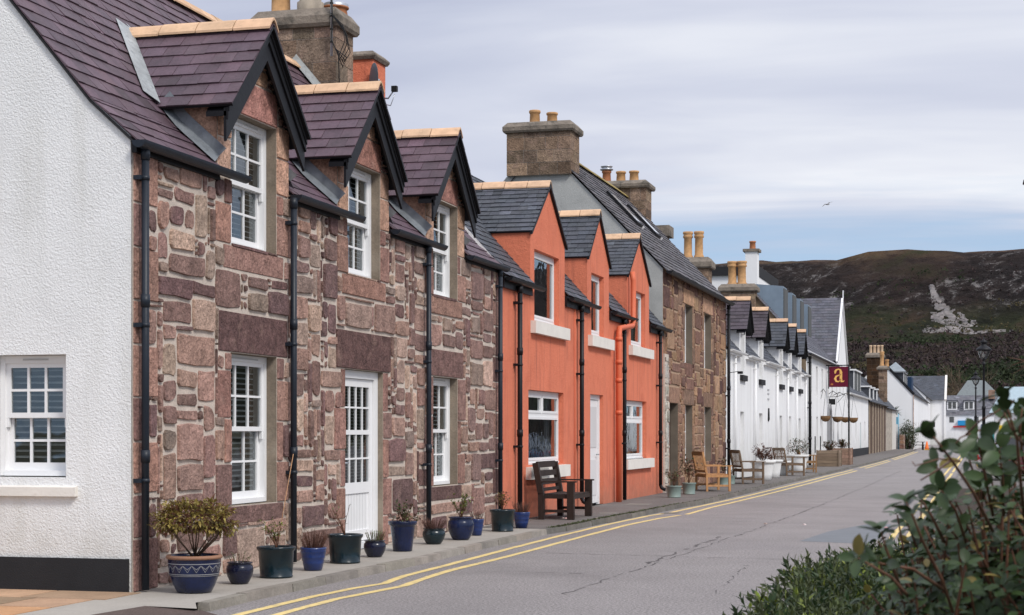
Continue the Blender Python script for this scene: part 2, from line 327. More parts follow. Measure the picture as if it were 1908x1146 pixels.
def stones(mb, T, y0, y1, z0, z1, inside, fixed, pal, seed, cell=.06, proud=(.012, .035), big=1.0, m=0, gap=.011):
    g = random.Random(seed); nx = round((y1-y0)/cell); ny = round((z1-z0)/cell)
    occ = [[not inside(y0+(i+.5)*cell, z0+(j+.5)*cell) for i in range(nx)] for j in range(ny)]
    rects = []
    for a0, a1, b0, b1, c in fixed:
        for j in range(max(0, round((b0-z0)/cell)), min(ny, round((b1-z0)/cell))):
            for i in range(max(0, round((a0-y0)/cell)), min(nx, round((a1-y0)/cell))): occ[j][i] = True
        rects.append((a0, a1, b0, b1, c, .3))
    for j in range(ny):
        i = 0
        while i < nx:
            if occ[j][i]: i += 1; continue
            run = 0
            while i+run < nx and not occ[j][i+run] and run < 20: run += 1
            q = g.random(); small = False
            if q < .36*big: wd, hg = g.randint(10, 19), g.randint(4, 8)
            elif q < .62: wd, hg = g.randint(6, 12), g.randint(3, 5)
            elif q < .78: wd, hg = g.randint(4, 8), g.randint(1, 3)
            else: wd, hg = g.randint(1, 2), g.randint(1, 2); small = True
            wd = min(wd, run)
            if run-wd == 1: wd = run if run < 12 else wd
            hh = 1
            while hh < hg and j+hh < ny and all(not occ[j+hh][i+k] for k in range(wd)): hh += 1
            for jj in range(hh):
                for k in range(wd): occ[j+jj][i+k] = True
            rects.append((y0+i*cell, y0+(i+wd)*cell, z0+j*cell, z0+(j+hh)*cell, None, 1.15 if wd*hh < 6 else 1))
            i += wd
    for a0, a1, b0, b1, c, irr in rects:
        wd, hg = a1-a0, b1-b0; s = min(wd, hg)
        gp = gap*g.uniform(.5, 1.4)*(1 if irr > .5 else .5)
        a0 += gp; a1 -= gp; b0 += gp; b1 -= gp
        if a1-a0 < .01 or b1-b0 < .01: continue
        cc = c or g.choices(pal[0], pal[1])[0]; cc = tj(.2, cc, g)
        if irr > 1.1: cc = tuple(q*.72 for q in cc)
        jt = min(.03, s*.15)*irr; ch = min(.035, s*.16)*irr*g.uniform(.3, 1.3)+.003
        pts = []
        cor = [(a0, b0, 1, 1), (a1, b0, -1, 1), (a1, b1, -1, -1), (a0, b1, 1, -1)]
        for ci, (px, pz, sx, sz) in enumerate(cor):
            px += sx*g.uniform(0, jt); pz += sz*g.uniform(0, jt)
            k = ch*g.uniform(.3, 1.3); e1 = (px+sx*k, pz+sz*k*.15); e2 = (px+sx*k*.15, pz+sz*k)
            pts += [e2, e1] if ci in (0, 2) else [e1, e2]
            nxp = cor[(ci+1) % 4]
            if irr > .5 and max(wd, hg) > .2: pts.append(((px+nxp[0])/2+g.uniform(-.4, .4)*jt+(jt*.3 if ci == 3 else -jt*.3 if ci == 1 else 0), (pz+nxp[1])/2+g.uniform(-.4, .4)*jt+(jt*.3 if ci == 0 else -jt*.3 if ci == 2 else 0)))
        # keep perimeter order
        cxm = sum(p[0] for p in pts)/len(pts); czm = sum(p[1] for p in pts)/len(pts)
        pts.sort(key=lambda p: math.atan2((p[1]-czm)/hg, (p[0]-cxm)/wd))
        pr = g.uniform(*proud)*(1 if irr > .5 else .7); bv = min(.006, s*.06)
        n = len(pts); k1 = 1-2*bv/wd if wd else 1; k2 = 1-2*bv/hg
        r0 = [T(p[0], p[1], -.004) for p in pts]; r1 = [T(p[0], p[1], pr*.55) for p in pts]
        r2 = [T(cxm+(p[0]-cxm)*k1, czm+(p[1]-czm)*k2, pr) for p in pts]
        ctr = T(cxm, czm, pr+g.uniform(-.004, .006)*irr)
        vs = r0+r1+r2+[ctr]; fs = []
        for i in range(n):
            q = (i+1) % n; fs += [(i, q, n+q, n+i), (n+i, n+q, 2*n+q, 2*n+i), (2*n+i, 2*n+q, 3*n)]
        mb.idx(vs, fs, m, cc, False)
def clip(poly, rect):
    x0, x1, y0, y1 = rect
    for ax, lim, sg in ((0, x0, 1), (0, x1, -1), (1, y0, 1), (1, y1, -1)):
        out = []
        for i in range(len(poly)):
            p, q = poly[i-1], poly[i]; dp, dq = (p[ax]-lim)*sg, (q[ax]-lim)*sg
            if dp*dq < 0: k = dp/(dp-dq); out.append((p[0]+(q[0]-p[0])*k, p[1]+(q[1]-p[1])*k))
            if dq >= 0: out.append(q)
        poly = out
        if len(poly) < 3: return None
    return poly
def slates(mb, P0, u, v, poly, ew=.25, eh=.2, seed=1, jit=.012, tv=.2, thick=.014, m=0, base=True, rough=0):
    g = random.Random(seed); P0, u, v = Vector(P0), Vector(u).normalized(), Vector(v).normalized(); n = u.cross(v).normalized()
    if n.z < 0: n = -n
    P = lambda a, b, h=0: P0+u*a+v*b+n*h
    if base: mb.face([P(a, b, -.004) for a, b in poly], m, (.35, .35, .35))
    a0 = min(p[0] for p in poly); a1 = max(p[0] for p in poly); b0 = min(p[1] for p in poly); b1 = max(p[1] for p in poly)
    for r in range(math.floor(b0/eh), math.ceil(b1/eh)):
        off = (r % 2)*ew*.5+g.uniform(-.1, .1)*ew; a = math.floor((a0-off)/ew)*ew+off-ew
        while a < a1:
            wd = ew*(1+g.uniform(-rough, rough)); lo = r*eh-g.uniform(0, jit)
            c = clip(list(poly), (a+.0025, a+wd-.0025, lo, (r+1)*eh+.0))
            if c:
                th = thick*g.uniform(.7, 1.4); H = lambda b: th*(1-(b-lo)/(eh+jit))+.001; t = tj(tv, (1, 1, 1), g)
                q_ = g.random()
                if q_ < .03: t = tuple(k*1.5 for k in t)
                elif q_ < .05: t = tuple(k*.55 for k in t)
                tp = [P(x, y, H(y)) for x, y in c]; bt = [P(x, y, -.004) for x, y in c]; k = len(c)
                mb.idx(tp+bt, [tuple(range(k))]+[(i, k+i, k+(i+1) % k, (i+1) % k) for i in range(k)], m, t, False)
            a += wd
def sash(root, T, a0, a1, b0, b1, cset=-.14, cols=3, blind=True, name='window', mat=None, inner=None, lib=.0):
    """two-over-two style sash window: frame, two sashes with glazing bars, panes, blind"""
    mb = MB(); c = cset; fw = .055
    mb.tbox(T, a0, a0+fw, b0, b1, c-.12, c+.02); mb.tbox(T, a1-fw, a1, b0, b1, c-.12, c+.02)
    mb.tbox(T, a0+fw, a1-fw, b1-.07, b1, c-.12, c+.018); mb.tbox(T, a0+fw, a1-fw, b0, b0+.05, c-.12, c+.035)
    mb.tbox(T, a0+.25, a1-.25, b1-.045, b1-.03, c+.018, c+.026, 0, (.6, .6, .6))
    win = mb.build(name, mat or whitepvc, root)
    zm = (b0+b1)/2
    gl = MB()
    for k, (z0, z1, cc) in enumerate(((zm-.02, b1-.07, c-.005), (b0+.05, zm+.02, c-.055))):
        s = MB(); x0, x1 = a0+fw, a1-fw; st = .05
        s.tbox(T, x0, x0+st, z0, z1, cc-.035, cc+.005); s.tbox(T, x1-st, x1, z0, z1, cc-.035, cc+.005)
        s.tbox(T, x0+st, x1-st, z1-.045, z1, cc-.035, cc+.003); s.tbox(T, x0+st, x1-st, z0, z0+(.05 if k == 0 else .075), cc-.035, cc+.004)
        ia, ib, ja, jb = x0+st, x1-st, z0+(.05 if k == 0 else .075), z1-.045
        for q in range(1, cols): xx = ia+(ib-ia)*q/cols; s.tbox(T, xx-.012, xx+.012, ja, jb, cc-.03, cc)
        zz_ = (ja+jb)/2; s.tbox(T, ia, ib, zz_-.012, zz_+.012, cc-.029, cc-.001)
        if k == 0:
            for xs in (x0, x1-.03): s.tbox(T, xs, xs+.03, z0-.09, z0, cc-.03, cc+.003)
        s.build('sash', mat or whitepvc, win)
        gl.face([T(ia, ja, cc-.016), T(ib, ja, cc-.016), T(ib, jb, cc-.016), T(ia, jb, cc-.016)])
    gl.build('pane', glass, win)
    bl = MB(); z = b0+.05
    while blind and z < b1-.06:
        bl.hexa([T(a0+.05, z, c-.105), T(a1-.05, z, c-.105), T(a1-.05, z+.012, c-.13), T(a0+.05, z+.012, c-.13), T(a0+.05, z+.008, c-.105), T(a1-.05, z+.008, c-.105), T(a1-.05, z+.020, c-.13), T(a0+.05, z+.020, c-.13)], 0); z += .06
    if inner:
        for ca, cb in inner:
            k = 14
            for i in range(k):
                xa, xb = ca+(cb-ca)*i/k, ca+(cb-ca)*(i+1)/k; d1 = .03*math.sin(i*1.9); d2 = .03*math.sin((i+1)*1.9)
                bl.face([T(xa, b0+.04, c-.26+d1), T(xb, b0+.04, c-.26+d2), T(xb, b1-.05, c-.26+d2), T(xa, b1-.05, c-.26+d1)], 2)
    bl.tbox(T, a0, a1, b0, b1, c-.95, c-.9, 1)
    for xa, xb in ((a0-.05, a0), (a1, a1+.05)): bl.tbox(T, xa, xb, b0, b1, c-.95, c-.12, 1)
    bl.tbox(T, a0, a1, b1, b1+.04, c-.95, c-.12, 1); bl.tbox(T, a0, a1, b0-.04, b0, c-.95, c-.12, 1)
    bl.build('blind', [blindm, darkin, curtain], win)
    return win
def casement(root, T, a0, a1, b0, b1, cset=-.1, top=None, curt=None, name='window'):
    mb = MB(); c = cset; f = .075
    mb.tbox(T, a0, a0+f, b0, b1, c-.07, c); mb.tbox(T, a1-f, a1, b0, b1, c-.07, c); mb.tbox(T, a0+f, a1-f, b1-f, b1, c-.07, c); mb.tbox(T, a0+f, a1-f, b0, b0+f, c-.07, c)
    mb.tbox(T, a0+f, a1-f, b0, b0+.03, c, c+.03)
    w = mb.build(name, whitepvc, root); gl = MB()
    lights = []
    if top:
        zt = b1-top; s = MB(); s.tbox(T, a0+f, a1-f, zt-.05, zt+.02, c-.069, c-.001); am = (a0+a1)/2; s.tbox(T, am-.04, am+.04, zt+.02, b1-f, c-.069, c-.002); s.build('mullion', whitepvc, w)
        lights += [(a0+f, am-.04, zt+.02, b1-f), (am+.04, a1-f, zt+.02, b1-f), (a0+f, a1-f, b0+f, zt-.05)]
    else: lights.append((a0+f, a1-f, b0+f, b1-f))
    for l in lights:
        s = MB(); q = .045
        s.tbox(T, l[0], l[0]+q, l[2], l[3], c-.05, c+.012); s.tbox(T, l[1]-q, l[1], l[2], l[3], c-.05, c+.012)
        s.tbox(T, l[0]+q, l[1]-q, l[3]-q, l[3], c-.05, c+.01); s.tbox(T, l[0]+q, l[1]-q, l[2], l[2]+q, c-.05, c+.01); s.build('sash', whitepvc, w)
        gl.face([T(l[0]+q, l[2]+q, c-.02), T(l[1]-q, l[2]+q, c-.02), T(l[1]-q, l[3]-q, c-.02), T(l[0]+q, l[3]-q, c-.02)])
    gl.build('pane', glassbig, w)
    bl = MB()
    for ca, cb in (curt or []):
        k = 16
        for i in range(k):
            xa, xb = ca+(cb-ca)*i/k, ca+(cb-ca)*(i+1)/k; d1 = .04*math.sin(i*1.7); d2 = .04*math.sin((i+1)*1.7)
            bl.face([T(xa, b0+.04, c-.2+d1), T(xb, b0+.04, c-.2+d2), T(xb, b1-.05, c-.2+d2), T(xa, b1-.05, c-.2+d1)], 0)
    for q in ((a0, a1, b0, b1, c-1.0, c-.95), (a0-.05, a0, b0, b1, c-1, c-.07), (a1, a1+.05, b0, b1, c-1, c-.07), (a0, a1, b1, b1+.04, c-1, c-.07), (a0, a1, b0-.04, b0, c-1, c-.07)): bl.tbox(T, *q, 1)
    bl.build('curtain', [curtain, darkin], w); return w
def gutter(root, x, y0, y1, z, r=.062, mat=None, name='gutter'):
    mb = MB(); n = 10; o = [(x+r*math.cos(math.pi+math.pi*i/n), z+r*math.sin(math.pi+math.pi*i/n)) for i in range(n+1)]
    inn = [(x+(r-.008)*math.cos(-math.pi*i/n), z+(r-.008)*math.sin(-math.pi*i/n)) for i in range(n+1)]
    vs = [(a, yy, b) for yy in (y0, y1) for a, b in o+inn]; k = len(o)*2
    mb.idx(vs, [(i, i+1, k+i+1, k+i) for i in range(k-1)]+[(k-1, 0, k, 2*k-1), tuple(range(0, len(o))), tuple(k+i for i in reversed(range(len(o))))], 0, (1, 1, 1), False)
    return mb.build(name, mat or navypipe, root)
def downpipe(root, x, y, z0, z1, r=.045, mat=None, brk=(1.25, 2.9), shoe=False, swan=None):
    mb = MB(); path = [(x, y, z0), (x, y, z1)]
    if swan: path += [(x, y, z1+.05), (x+swan, y, z1+.22), (x+swan, y, z1+.3)]
    mb.tube(path, r, 12)
    if shoe: mb.tube([(x, y, z0+.02), (x+.03, y, z0-.05), (x+.12, y, z0-.1)], r, 12)
    for b in list(brk)+[z1-.06]:
        if z0 < b < z1: mb.tube([(x, y, b-.06), (x, y, b+.06)], r*1.22, 12); mb.box(-0.02, x, y-r*.6, y+r*.6, b-.25, b-.21); mb.tube([(x, y, b-.25), (x, y, b-.21)], r*1.15, 12); mb.box(-.02, x-.01, y-r*2, y+r*2, b-.25, b-.21)
    return mb.build('downpipe', mat or navypipe, root)
def pot_chim(parent, x, y, z, h=.45, r=.13, mat=None, style=0):
    mb = MB()
    if style == 0: pr = [(r*1.05, 0), (r, .05), (r*.9, h*.8), (r*1.0, h*.82), (r*1.08, h*.86), (r*1.08, h*.97), (r*.98, h), (r*.8, h), (r*.78, h*.3)]
    elif style == 1: pr = [(r*1.25, 0), (r*1.2, h*.12), (r, h*.16), (r*.95, h*.75), (r*1.2, h*.79), (r*1.2, h*.84), (r*1.0, h*.88), (r*1.25, h*.93), (r*1.2, h), (r*.8, h), (r*.8, h*.3)]
    else: pr = [(r*1.1, 0), (r*1.1, h*.3), (r*.9, h*.32), (r*.9, h*.6), (r*1.15, h*.64), (r*1.15, h), (r*.8, h), (r*.8, h*.3)]
    mb.lathe(pr, (x, y, z), 20)
    return mb.build('chimney_pot', mat or potyellow, parent)
def blocks(mb, x0, x1, y0, y1, z0, z1, pal, seed, ch=.3, m=1, mbase=0):
    g = random.Random(seed); mb.box(x0, x1, y0, y1, z0, z1, mbase, (.7, .7, .7)); z = z0
    while z < z1-.02:
        h = min(ch*g.uniform(.8, 1.25), z1-z)
        if z1-z-h < .08: h = z1-z
        for face in range(4):
            L0, L1 = (x0, x1) if face in (0, 2) else (y0, y1); a = L0
            while a < L1-.02:
                wd = g.uniform(.3, .62)
                if L1-a-wd < .15: wd = L1-a
                c = tj(.2, g.choice(pal), g); e = .008; q = .006; A, B = a+(q if a > L0 else -e), a+wd-(q if a+wd < L1-.01 else -e)
                if face == 0: mb.box(A, B, y0-e, y0+.01, z+q, z+h-q, m, c)
                elif face == 2: mb.box(A, B, y1-.01, y1+e, z+q, z+h-q, m, c)
                elif face == 1: mb.box(x1-.01, x1+e+.001, A+.002, B-.002, z+q, z+h-q, m, c)
                else: mb.box(x0-e-.001, x0+.01, A+.002, B-.002, z+q, z+h-q, m, c)
                a += wd
        z += h
def chimney(root, x0, x1, y0, y1, z0, zc, zt, pal=None, seed=1, mats=None, ov=.09):
    mb = MB()
    if pal: blocks(mb, x0, x1, y0, y1, z0, zc, pal, seed); ms = mats or [mortar, stone, chimcap]
    else: mb.box(x0, x1, y0, y1, z0, zc); ms = mats
    a, b, c, d = x0-ov, x1+ov, y0-ov, y1+ov; zm = zc+(zt-zc)*.55; k = ov*1.1
    mb.hexa([(a+.03, c+.03, zc), (b-.03, c+.03, zc), (b-.03, d-.03, zc), (a+.03, d-.03, zc), (a, c, zc+.05), (b, c, zc+.05), (b, d, zc+.05), (a, d, zc+.05)], len(ms)-1)
    mb.hexa([(a, c, zc+.05), (b, c, zc+.05), (b, d, zc+.05), (a, d, zc+.05), (a, c, zm), (b, c, zm), (b, d, zm), (a, d, zm)], len(ms)-1)
    mb.hexa([(a, c, zm), (b, c, zm), (b, d, zm), (a, d, zm), (a+k, c+k, zt), (b-k, c+k, zt), (b-k, d-k, zt), (a+k, d-k, zt)], len(ms)-1)
    return mb.build('chimney', ms, root)
def ridge_tiles(mb, p0, p1, seg=.46, w_=.13, drop=.11, m=0, seed=3, th=.025):
    g = random.Random(seed); p0, p1 = Vector(p0), Vector(p1); d = p1-p0; Ln = d.length; d.normalize(); s = d.cross(Vector((0, 0, 1))).normalized(); n = max(1, round(Ln/seg)); sg = Ln/n
    for i in range(n):
        a = p0+d*(i*sg+.006); b = p0+d*((i+1)*sg-.006); u = Vector((0, 0, g.uniform(0, .012)))
        prof = [(-w_, -drop), (-w_*.35, -.015), (0, .012), (w_*.35, -.015), (w_, -drop)]
        pr2 = [(x, z+th) for x, z in prof]
        q = prof+pr2[::-1]; k = len(q)
        vs = [a+u+s*x+Vector((0, 0, z)) for x, z in q]+[b+u+s*x+Vector((0, 0, z)) for x, z in q]
        mb.idx(vs, [(j, (j+1) % k, k+(j+1) % k, k+j) for j in range(k)]+[tuple(range(k-1, -1, -1)), tuple(range(k, 2*k))], m, tj(.1, (1, 1, 1), g), False)
def dormer(root, yc, hw, ehw, ze, za, rx, zbase, wallm, slatem, xo=.14, barge=None, seed=1, ew=.25, eh=.2, rough=0, front=True, tile=claytile, cheekt=(1, 1, 1), fl=True, revm=None, hole=None, x0=0.0):
    """gabled wallhead dormer. rx(z) gives the main roof's x at height z."""
    mb = MB(); za_w = za-.06; ck = []
    for sg in (-1, 1):
        y = yc+sg*hw; zz0 = zbase
        zr = ze+ (ehw-hw)/ehw*(za-ze)
        pts = [(x0, y, zz0), (x0, y, zr)]; n = 8
        for i in range(n+1):
            z = zr+(zz0-zr)*i/n; pts.append((rx(z)-.05, y, z))
        if front: mb.face(pts, 0, cheekt)
        else: q_ = MB(); q_.face(pts, 0, cheekt); ck.append(q_)
    if front:
        T = TF(x0)
        zr = ze+(ehw-hw)/ehw*(za-ze)
        wall_holes(mb, T, yc-hw, yc+hw, zbase, zr, [hole] if hole else [], .2, 0, 0)
        mb.face([T(yc-hw, zr, 0), T(yc+hw, zr, 0), T(yc, za_w, 0)], 0)
    if front: dm = mb.build('dormer', wallm, root)
    rf = MB(); xf = x0+xo
    for sg in (-1, 1):
        E = Vector((xf, yc+sg*ehw, ze)); Rg = Vector((xf, yc, za)); v = (Rg-E); Ls = v.length; v.normalize()
        bx_e = xf-rx(ze)+.02; bx_r = xf-rx(za)+.05
        slates(rf, E, (-1, 0, 0), v, [(0, 0), (bx_e, 0), (bx_r, Ls), (0, Ls)], ew, eh, seed+(3 if sg > 0 else 0), rough=rough)
        nrm = Vector((0, sg*(za-ze), ehw)).normalized()*.03                      # underside board
        rf.face([E-nrm, Rg-nrm, Rg-nrm+Vector((-bx_r, 0, 0)), E-nrm+Vector((-bx_e, 0, 0))], 1)
        rf.face([E-nrm, E, E+Vector((-bx_e, 0, 0)), E-nrm+Vector((-bx_e, 0, 0))], 1); rf.face([E-nrm, Rg-nrm, Rg, E], 1)
    if front: rf.build('dormer_roof', [slatem, blackgloss], dm)
    else:
        dm = rf.build('dormer', [slatem, blackgloss], root)
        for q_ in ck: q_.build('cheek', wallm, dm)
    rt = MB(); ridge_tiles(rt, (xf+.01, yc, za+.03), (rx(za)-.02, yc, za+.03), .45, seed=seed); rt.build('ridge_tile', tile, dm)
    if barge:
        bb = MB(); dz = barge
        for sg in (-1, 1):
            E = Vector((xf-.075, yc+sg*(ehw-.02), ze-.02)); Rg = Vector((xf-.075, yc, za-.03))
            for (o, th, hh, up) in ((0.0, .03, dz, -.02), (.022, .03, dz*.42, -.015), (.035, .02, dz*.16, -.01)):
                p = [E+Vector((o, 0, up)), Rg+Vector((o, 0, up)), Rg+Vector((o, 0, up-hh*1.15)), E+Vector((o, 0, up-hh))]
                if o == 0: p[3] = E+Vector((o, 0, up-hh*1.15))
                q = [a-Vector((th, 0, 0)) for a in p]
                bb.idx(p+q, [(0, 1, 2, 3), (7, 6, 5, 4), (0, 4, 5, 1), (1, 5, 6, 2), (2, 6, 7, 3), (3, 7, 4, 0)], 0, (1, 1, 1), False)
            # boxed soffit behind the board
            n2 = Vector((0, 0, -.05)); a = E+n2; b = Rg+n2; k = Vector((-xo+.005, 0, 0)); dn = Vector((0, 0, -.05))
            bb.hexa([a+k+dn, a+dn, b+dn, b+k+dn, a+k, a, b, b+k])
        bb.build('bargeboard', blackgloss, dm)
    else:
        vb = MB()
        for sg in (-1, 1):
            E = Vector((xf+.004, yc+sg*ehw, ze)); Rg = Vector((xf+.004, yc, za)); vb.hexa([E+Vector((-.05, 0, -.06)), E+Vector((0, 0, -.06)), Rg+Vector((0, 0, -.06)), Rg+Vector((-.05, 0, -.06)), E+Vector((-.05, 0, .005)), E+Vector((0, 0, .005)), Rg+Vector((0, 0, .005)), Rg+Vector((-.05, 0, .005))])
        vb.build('verge_strip', blackgloss, dm)
    if fl:
        lf = MB()
        for sg in (-1, 1):
            n = 8; prev = None
            for i in range(n+1):             # valley lead
                z = ze+(za-ze)*i/n; y = yc+sg*ehw*(1-i/n); x = rx(z)
                a = Vector((x+.03, y-sg*.02, z+.05)); b = Vector((x-.10, y+sg*.115, z+.10*1.15+.045))
                if prev: lf.face([prev[0], prev[1], b, a], 0)
                prev = (a, b)
            prev = None
            for i in range(n+1):             # soaker along the cheek
                z = zbase+.02+(ze-zbase)*i/n; x = rx(z); y = yc+sg*(hw)
                a = Vector((x+.02, y+sg*.004, z+.10)); b = Vector((x+.02, y+sg*.11, z+.022))
                a2 = Vector((x+.10, y+sg*.006, z+.17))
                if prev: lf.face([prev[0], prev[1], b, a], 0, (.55, .57, .62)); lf.face([prev[2], prev[0], a, a2], 0, (.55, .57, .62))
                prev = (a, b, a2)
        lf.build('flashing', lead, dm)
    return dm
# ------------------------------------------------------------------ ground, road, pavements
g = MB(); g.face([(-3000, -300, -.12), (3000, -300, -.12), (3000, 6000, -.12), (-3000, 6000, -.12)]); struct(g, 'ground', verge)
def poly_sheet(pts, z, name, mat, kind=True):
    m_ = MB(); m_.face([(x, y, z) for x, y in pts]); return struct(m_, name, mat)
KERB = [(1.9, 9), (1.75, 12.4), (1.35, 13.5), (1.12, 14.1), (1.09, 14.6), (1.13, 17.7), (1.22, 19.8), (1.18, 23), (1.2, 26.3), (1.30, 27.0), (1.38, 30), (1.53, 33.3), (1.6, 35.7), (1.80, 38.5), (1.86, 45.5), (1.9, 54), (2.0, 61.8), (2.1, 69.6), (2.2, 79.5), (2.32, 98), (2.3, 125), (2.1, 165)]
def kx(y):
    for (xa, ya), (xb, yb) in zip(KERB, KERB[1:]):
        if ya <= y <= yb: return xa+(xb-xa)*(y-ya)/(yb-ya)
    return KERB[-1][0]
rd = [(1.0, -40), (1.0, 9)]+[(x-.02, y) for x, y in KERB]+[(1.6, 230), (1.6, 330), (60, 330), (60, 165), (7.05, 165), (6.95, 60), (6.95, -40)]
rm = MB()
ys = [-40, -10, 0, 5, 9, 12, 13.5, 15, 17.7, 19.8, 23, 26.3, 30, 33.3, 35.7, 38.5, 45.5, 54, 61.8, 69.6, 79.5, 98, 125, 165]
for a, b in zip(ys, ys[1:]):
    xa = kx(a)-.03 if a >= 9 else 1.0; xb = kx(b)-.03 if b >= 9 else 1.0
    if 9 < b <= 15: xb = min(xb, 1.0)
    if a >= 9 and a < 15: xa = min(xa, 1.0)
    rm.face([(xa, a, -.08), (6.95, a, -.08), (6.95, b, -.08), (xb, b, -.08)])
rm.face([(-2, 165, -.08), (45, 165, -.08), (45, 340, -.08), (-2, 340, -.08)])
struct(rm, 'road', asphalt)
def strip(path, w_, z, name, mat, gaps=(), sd=1, jw=.0, tag_=True):
    g_ = random.Random(sd); m_ = MB(); P = []
    for (xa, ya), (xb, yb) in zip(path, path[1:]):
        k = max(1, int((yb-ya)/.35))
        for i in range(k): P.append((xa+(xb-xa)*i/k, ya+(yb-ya)*i/k))
    P.append(path[-1]); off = [(g_.uniform(-jw, jw), g_.uniform(-jw, jw)) for _ in P]
    for i in range(len(P)-1):
        if any(a < P[i][1] < b for a, b in gaps): continue
        (xa, ya), (xb, yb) = P[i], P[i+1]; (l0, r0), (l1, r1) = off[i], off[i+1]
        m_.face([(xa-w_/2+l0, ya, z), (xa+w_/2+r0, ya, z), (xb+w_/2+r1, yb, z), (xb-w_/2+l1, yb, z)])
    return struct(m_, name, mat)
YI = [(1.62, 9), (1.52, 12), (1.48, 14.4), (1.49, 15.7), (1.55, 16.6), (1.66, 17.25), (1.56, 18.2), (1.55, 20), (1.5, 22.9), (1.47, 25.9), (1.50, 29.6), (1.60, 32.5), (1.78, 34.4), (1.86, 36.8), (2.03, 42), (2.12, 48), (2.22, 56), (2.28, 65), (2.38, 72), (2.47, 85), (2.52, 95), (2.5, 119), (2.35, 150)]
YO = [(1.95, 9), (1.85, 12), (1.81, 14.1), (1.79, 15.5), (1.87, 16.3), (1.95, 17.0), (1.86, 18.2), (1.82, 19.1), (1.87, 21.4), (1.85, 26.2), (1.85, 29.3), (1.98, 31.8), (2.2, 33.4), (2.2, 36.6), (2.34, 42), (2.45, 48), (2.55, 56), (2.60, 65), (2.7, 72), (2.78, 85), (2.82, 95), (2.8, 119), (2.65, 150)]
strip(YI, .10, -.076, 'road_marking', yellow, ((76, 80), (104, 108)), 1, .008); strip(YO, .10, -.076, 'road_marking', yellow, ((32.6, 33.2), (74, 79), (100, 104)), 2, .008)
strip([(6.66, 5), (6.64, 60), (6.62, 150)], .10, -.076, 'road_marking', yellow, ((48, 49), (70, 72)), 3, .012); strip([(6.42, 20), (6.40, 60), (6.38, 150)], .09, -.076, 'road_marking', yellow, ((30, 31), (60, 61)), 4, .012)
# cracks and seams in the road
def crack(pts, name='road_crack', wd=.03, sd=1):
    g_ = random.Random(sd); m_ = MB(); P = []
    for (xa, ya), (xb, yb) in zip(pts, pts[1:]):
        k = max(2, int(math.hypot(xb-xa, yb-ya)/.18))
        for i in range(k): P.append((xa+(xb-xa)*i/k+g_.uniform(-.04, .04), ya+(yb-ya)*i/k+g_.uniform(-.05, .05)))
    for (xa, ya), (xb, yb) in zip(P, P[1:]):
        if g_.random() < .22: continue
        d = Vector((xb-xa, yb-ya, 0)); n_ = Vector((-d.y, d.x, 0)).normalized()*wd*g_.uniform(.15, .6)
        m_.face([(xa-n_.x, ya-n_.y, -.0775), (xa+n_.x, ya+n_.y, -.0775), (xb+n_.x, yb+n_.y, -.0775), (xb-n_.x, yb-n_.y, -.0775)])
    struct(m_, name, crackm)
crack([(3.75, 16.5), (3.9, 21), (4.1, 27), (4.3, 36), (4.45, 52), (4.5, 75)], sd=2, wd=.022)
crack([(3.80, 20.4), (3.9, 26.6)], sd=5, wd=.05); crack([(2.2, 22.2), (4.0, 22.0), (6.8, 21.6)], sd=3, wd=.022)
crack([(4.9, 36), (6.4, 35.4)], sd=6, wd=.03); crack([(2.8, 31), (4.0, 31.1)], sd=7, wd=.025); crack([(2.3, 19.2), (3.6, 19.0)], sd=8, wd=.02); crack([(5.2, 17), (5.0, 21)], sd=9, wd=.015)
poly_sheet([(5.15, 25.6), (5.35, 28.2), (5.8, 30.6), (6.2, 30.8), (6.3, 29), (6.2, 25.2)], -.078, 'road_patch', smoothpatch)
poly_sheet([(1.25, 29.8), (1.42, 29.9), (1.44, 32.9), (1.3, 32.8)], -.076, 'road_patch', asphaltdk)
# left pavement: concrete by the stone house, older asphalt beyond
def pave(y0, y1, name, mat, xw=-.3, z=0):
    m_ = MB(); yy = [y0]+[y for _, y in KERB if y0 < y < y1]+[y1]
    for a, b in zip(yy, yy[1:]): m_.face([(xw, a, z), (kx(a)-.11, a, z), (kx(b)-.11, b, z), (xw, b, z)])
    m_.face([(xw, y0, -.12), (kx(y0)-.11, y0, -.12), (kx(y0)-.11, y0, z), (xw, y0, z)])
    return struct(m_, name, mat)
pm = MB(); pm.face([(-9, 8, 0), (.55, 8, 0), (.62, 13.0, 0), (.70, 13.72, 0), (1.24, 13.62, 0), (1.0, 14.1, 0), (.98, 14.85, 0), (-9, 14.85, 0)]); struct(pm, 'pavement', concrete)
pave(14.85, 26.35, 'pavement', concrete); pave(26.35, 165, 'pavement', asphaltdk)
# dropped crossing ramp
rp = MB(); rp.face([(.55, 8, .0), (1.95, 8, -.078), (1.95, 12.6, -.078), (1.86, 13.3, -.078), (1.28, 13.66, -.02), (.70, 13.72, .0), (.62, 13.0, .0)]); struct(rp, 'ramp', redasph)
# sandstone flags in the lane
g_ = random.Random(5); fm = MB(); rows = [(14.82, 14.1), (14.1, 13.35), (13.35, 12.6), (12.6, 11.8)]
for ri, (ya, yb) in enumerate(rows):
    x = .12-ri*.0-(.1 if ri else 0)
    while x > -7:
        wd = g_.uniform(.5, 1.1); cc = g_.choice([(1, 1, 1), (1.15, 1.0, .8), (.75, .8, .8), (.85, .95, .95)])
        x2 = x-wd; sh = .25*(14.8-ya)
        fm.box(x2+.012, x-.012, yb+.012, ya-.012, -.02, .006, 0, tj(.15, cc, g_)); x = x2
struct(fm, 'paving_flags', flag)
